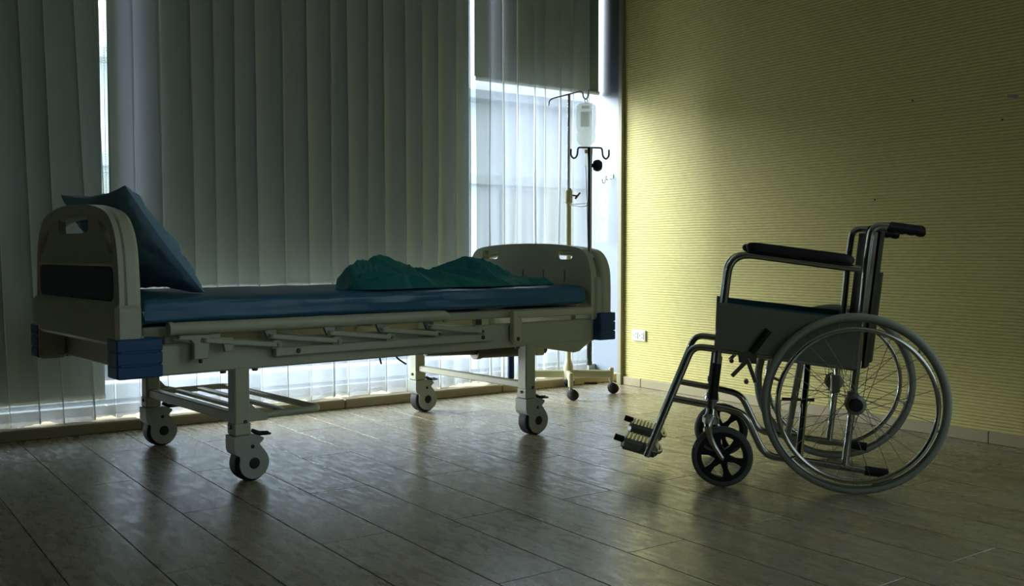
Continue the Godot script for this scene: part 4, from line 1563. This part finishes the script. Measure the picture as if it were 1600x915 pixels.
func small_things() -> void:
	# socket on the papered wall
	var o := thing("wall_socket", "white double power socket low on the yellow wall near the corner", "socket", Vector3(0, 0.312, 0.14))
	put(boxed(Vector3(-0.006, 0, 0), Vector3(0.012, 0.068, 0.118), 0.004), "plate", M.white_plastic, o)
	for s in [-1.0, 1.0]:
		var q := put(boxed(Vector3(-0.0135, 0, 0.026 * s), Vector3(0.004, 0.044, 0.044), 0.002), "outlet", M.white_plastic, o)
		for p in [[0.010, -0.007], [0.010, 0.007], [-0.011, 0.0]]:
			put(boxed(Vector3(-0.0155, p[1] * 1.5, 0.026 * s + p[0]), Vector3(0.002, 0.009, 0.005), 0.0), "slot", M.dark_hole, q)
	# hook and empty bag on the white return wall
	var h := thing("wall_hook", "small double metal hook on the white wall strip in the corner", "hook", Vector3(0.105, 1.285, -0.27))
	var b := MB.new()
	b.tube(fillet([Vector3(0, 0.015, 0), Vector3(-0.03, 0.01, 0), Vector3(-0.034, -0.028, 0), Vector3(-0.05, -0.03, 0), Vector3(-0.055, -0.005, 0)], 0.015), 0.003, 8)
	b.tube(fillet([Vector3(0, 0.02, 0.03), Vector3(-0.028, 0.022, 0.03), Vector3(-0.034, -0.01, 0.03), Vector3(-0.048, -0.01, 0.03), Vector3(-0.05, 0.015, 0.03)], 0.012), 0.003, 8)
	put(b, "prong", M.steel, h)
	put(boxed(Vector3(-0.002, 0.014, 0.015), Vector3(0.004, 0.03, 0.06), 0.001), "back_plate", M.steel, h)
	b = MB.new()
	var nz := noise(71, 5.0, 3)
	b.sheet(24, 40, func(i: int, j: int) -> Vector3:
		var u := i / 23.0 - 0.5
		var q := j / 39.0
		var w := lerpf(0.05, 0.11, minf(1.0, q * 2.5))
		return Vector3(-0.018 + nz.get_noise_2d(u * 0.6, q) * 0.02 + 0.010 * cos(u * PI) - 0.012 * q, -q * 0.38, u * w))
	var bag := put(b, "plastic_bag", M.thin_film)
	bag.position = Vector3(0.072, 1.262, -0.265)
	tag(bag, "thin clear plastic bag hanging from the hook in the corner", "bag")
	# scrap of tape and two nails on the yellow wall
	var t := put(boxed(Vector3.ZERO, Vector3(0.0016, 0.014, 0.046), 0.0004, Basis(Vector3.RIGHT, 0.12)), "tape_strip", M.tape)
	t.position = Vector3(-0.0009, 1.46, 2.382)
	tag(t, "scrap of grey tape high on the yellow wall at right", "tape")
	var spots := [[1.498, 1.928, "dark nail in the upper yellow wall above the wheelchair"], [1.367, 2.341, "dark nail below the scrap of tape on the yellow wall"], [1.059, 1.742, "dark nail low on the yellow wall above the push handle"]]
	for q in spots:
		b = MB.new()
		b.lathe(Vector3.ZERO, Vector3(-1, 0, 0), [Vector2(0.0, -0.006), Vector2(0.002, -0.006), Vector2(0.002, 0.002), Vector2(0.0045, 0.002), Vector2(0.0045, 0.004), Vector2(0, 0.0045)], 10)
		var nl := put(b, "wall_nail", M.dark_steel)
		nl.position = Vector3(-0.001, q[0], q[1])
		tag(nl, q[2], "nail", "nails in the yellow wall")
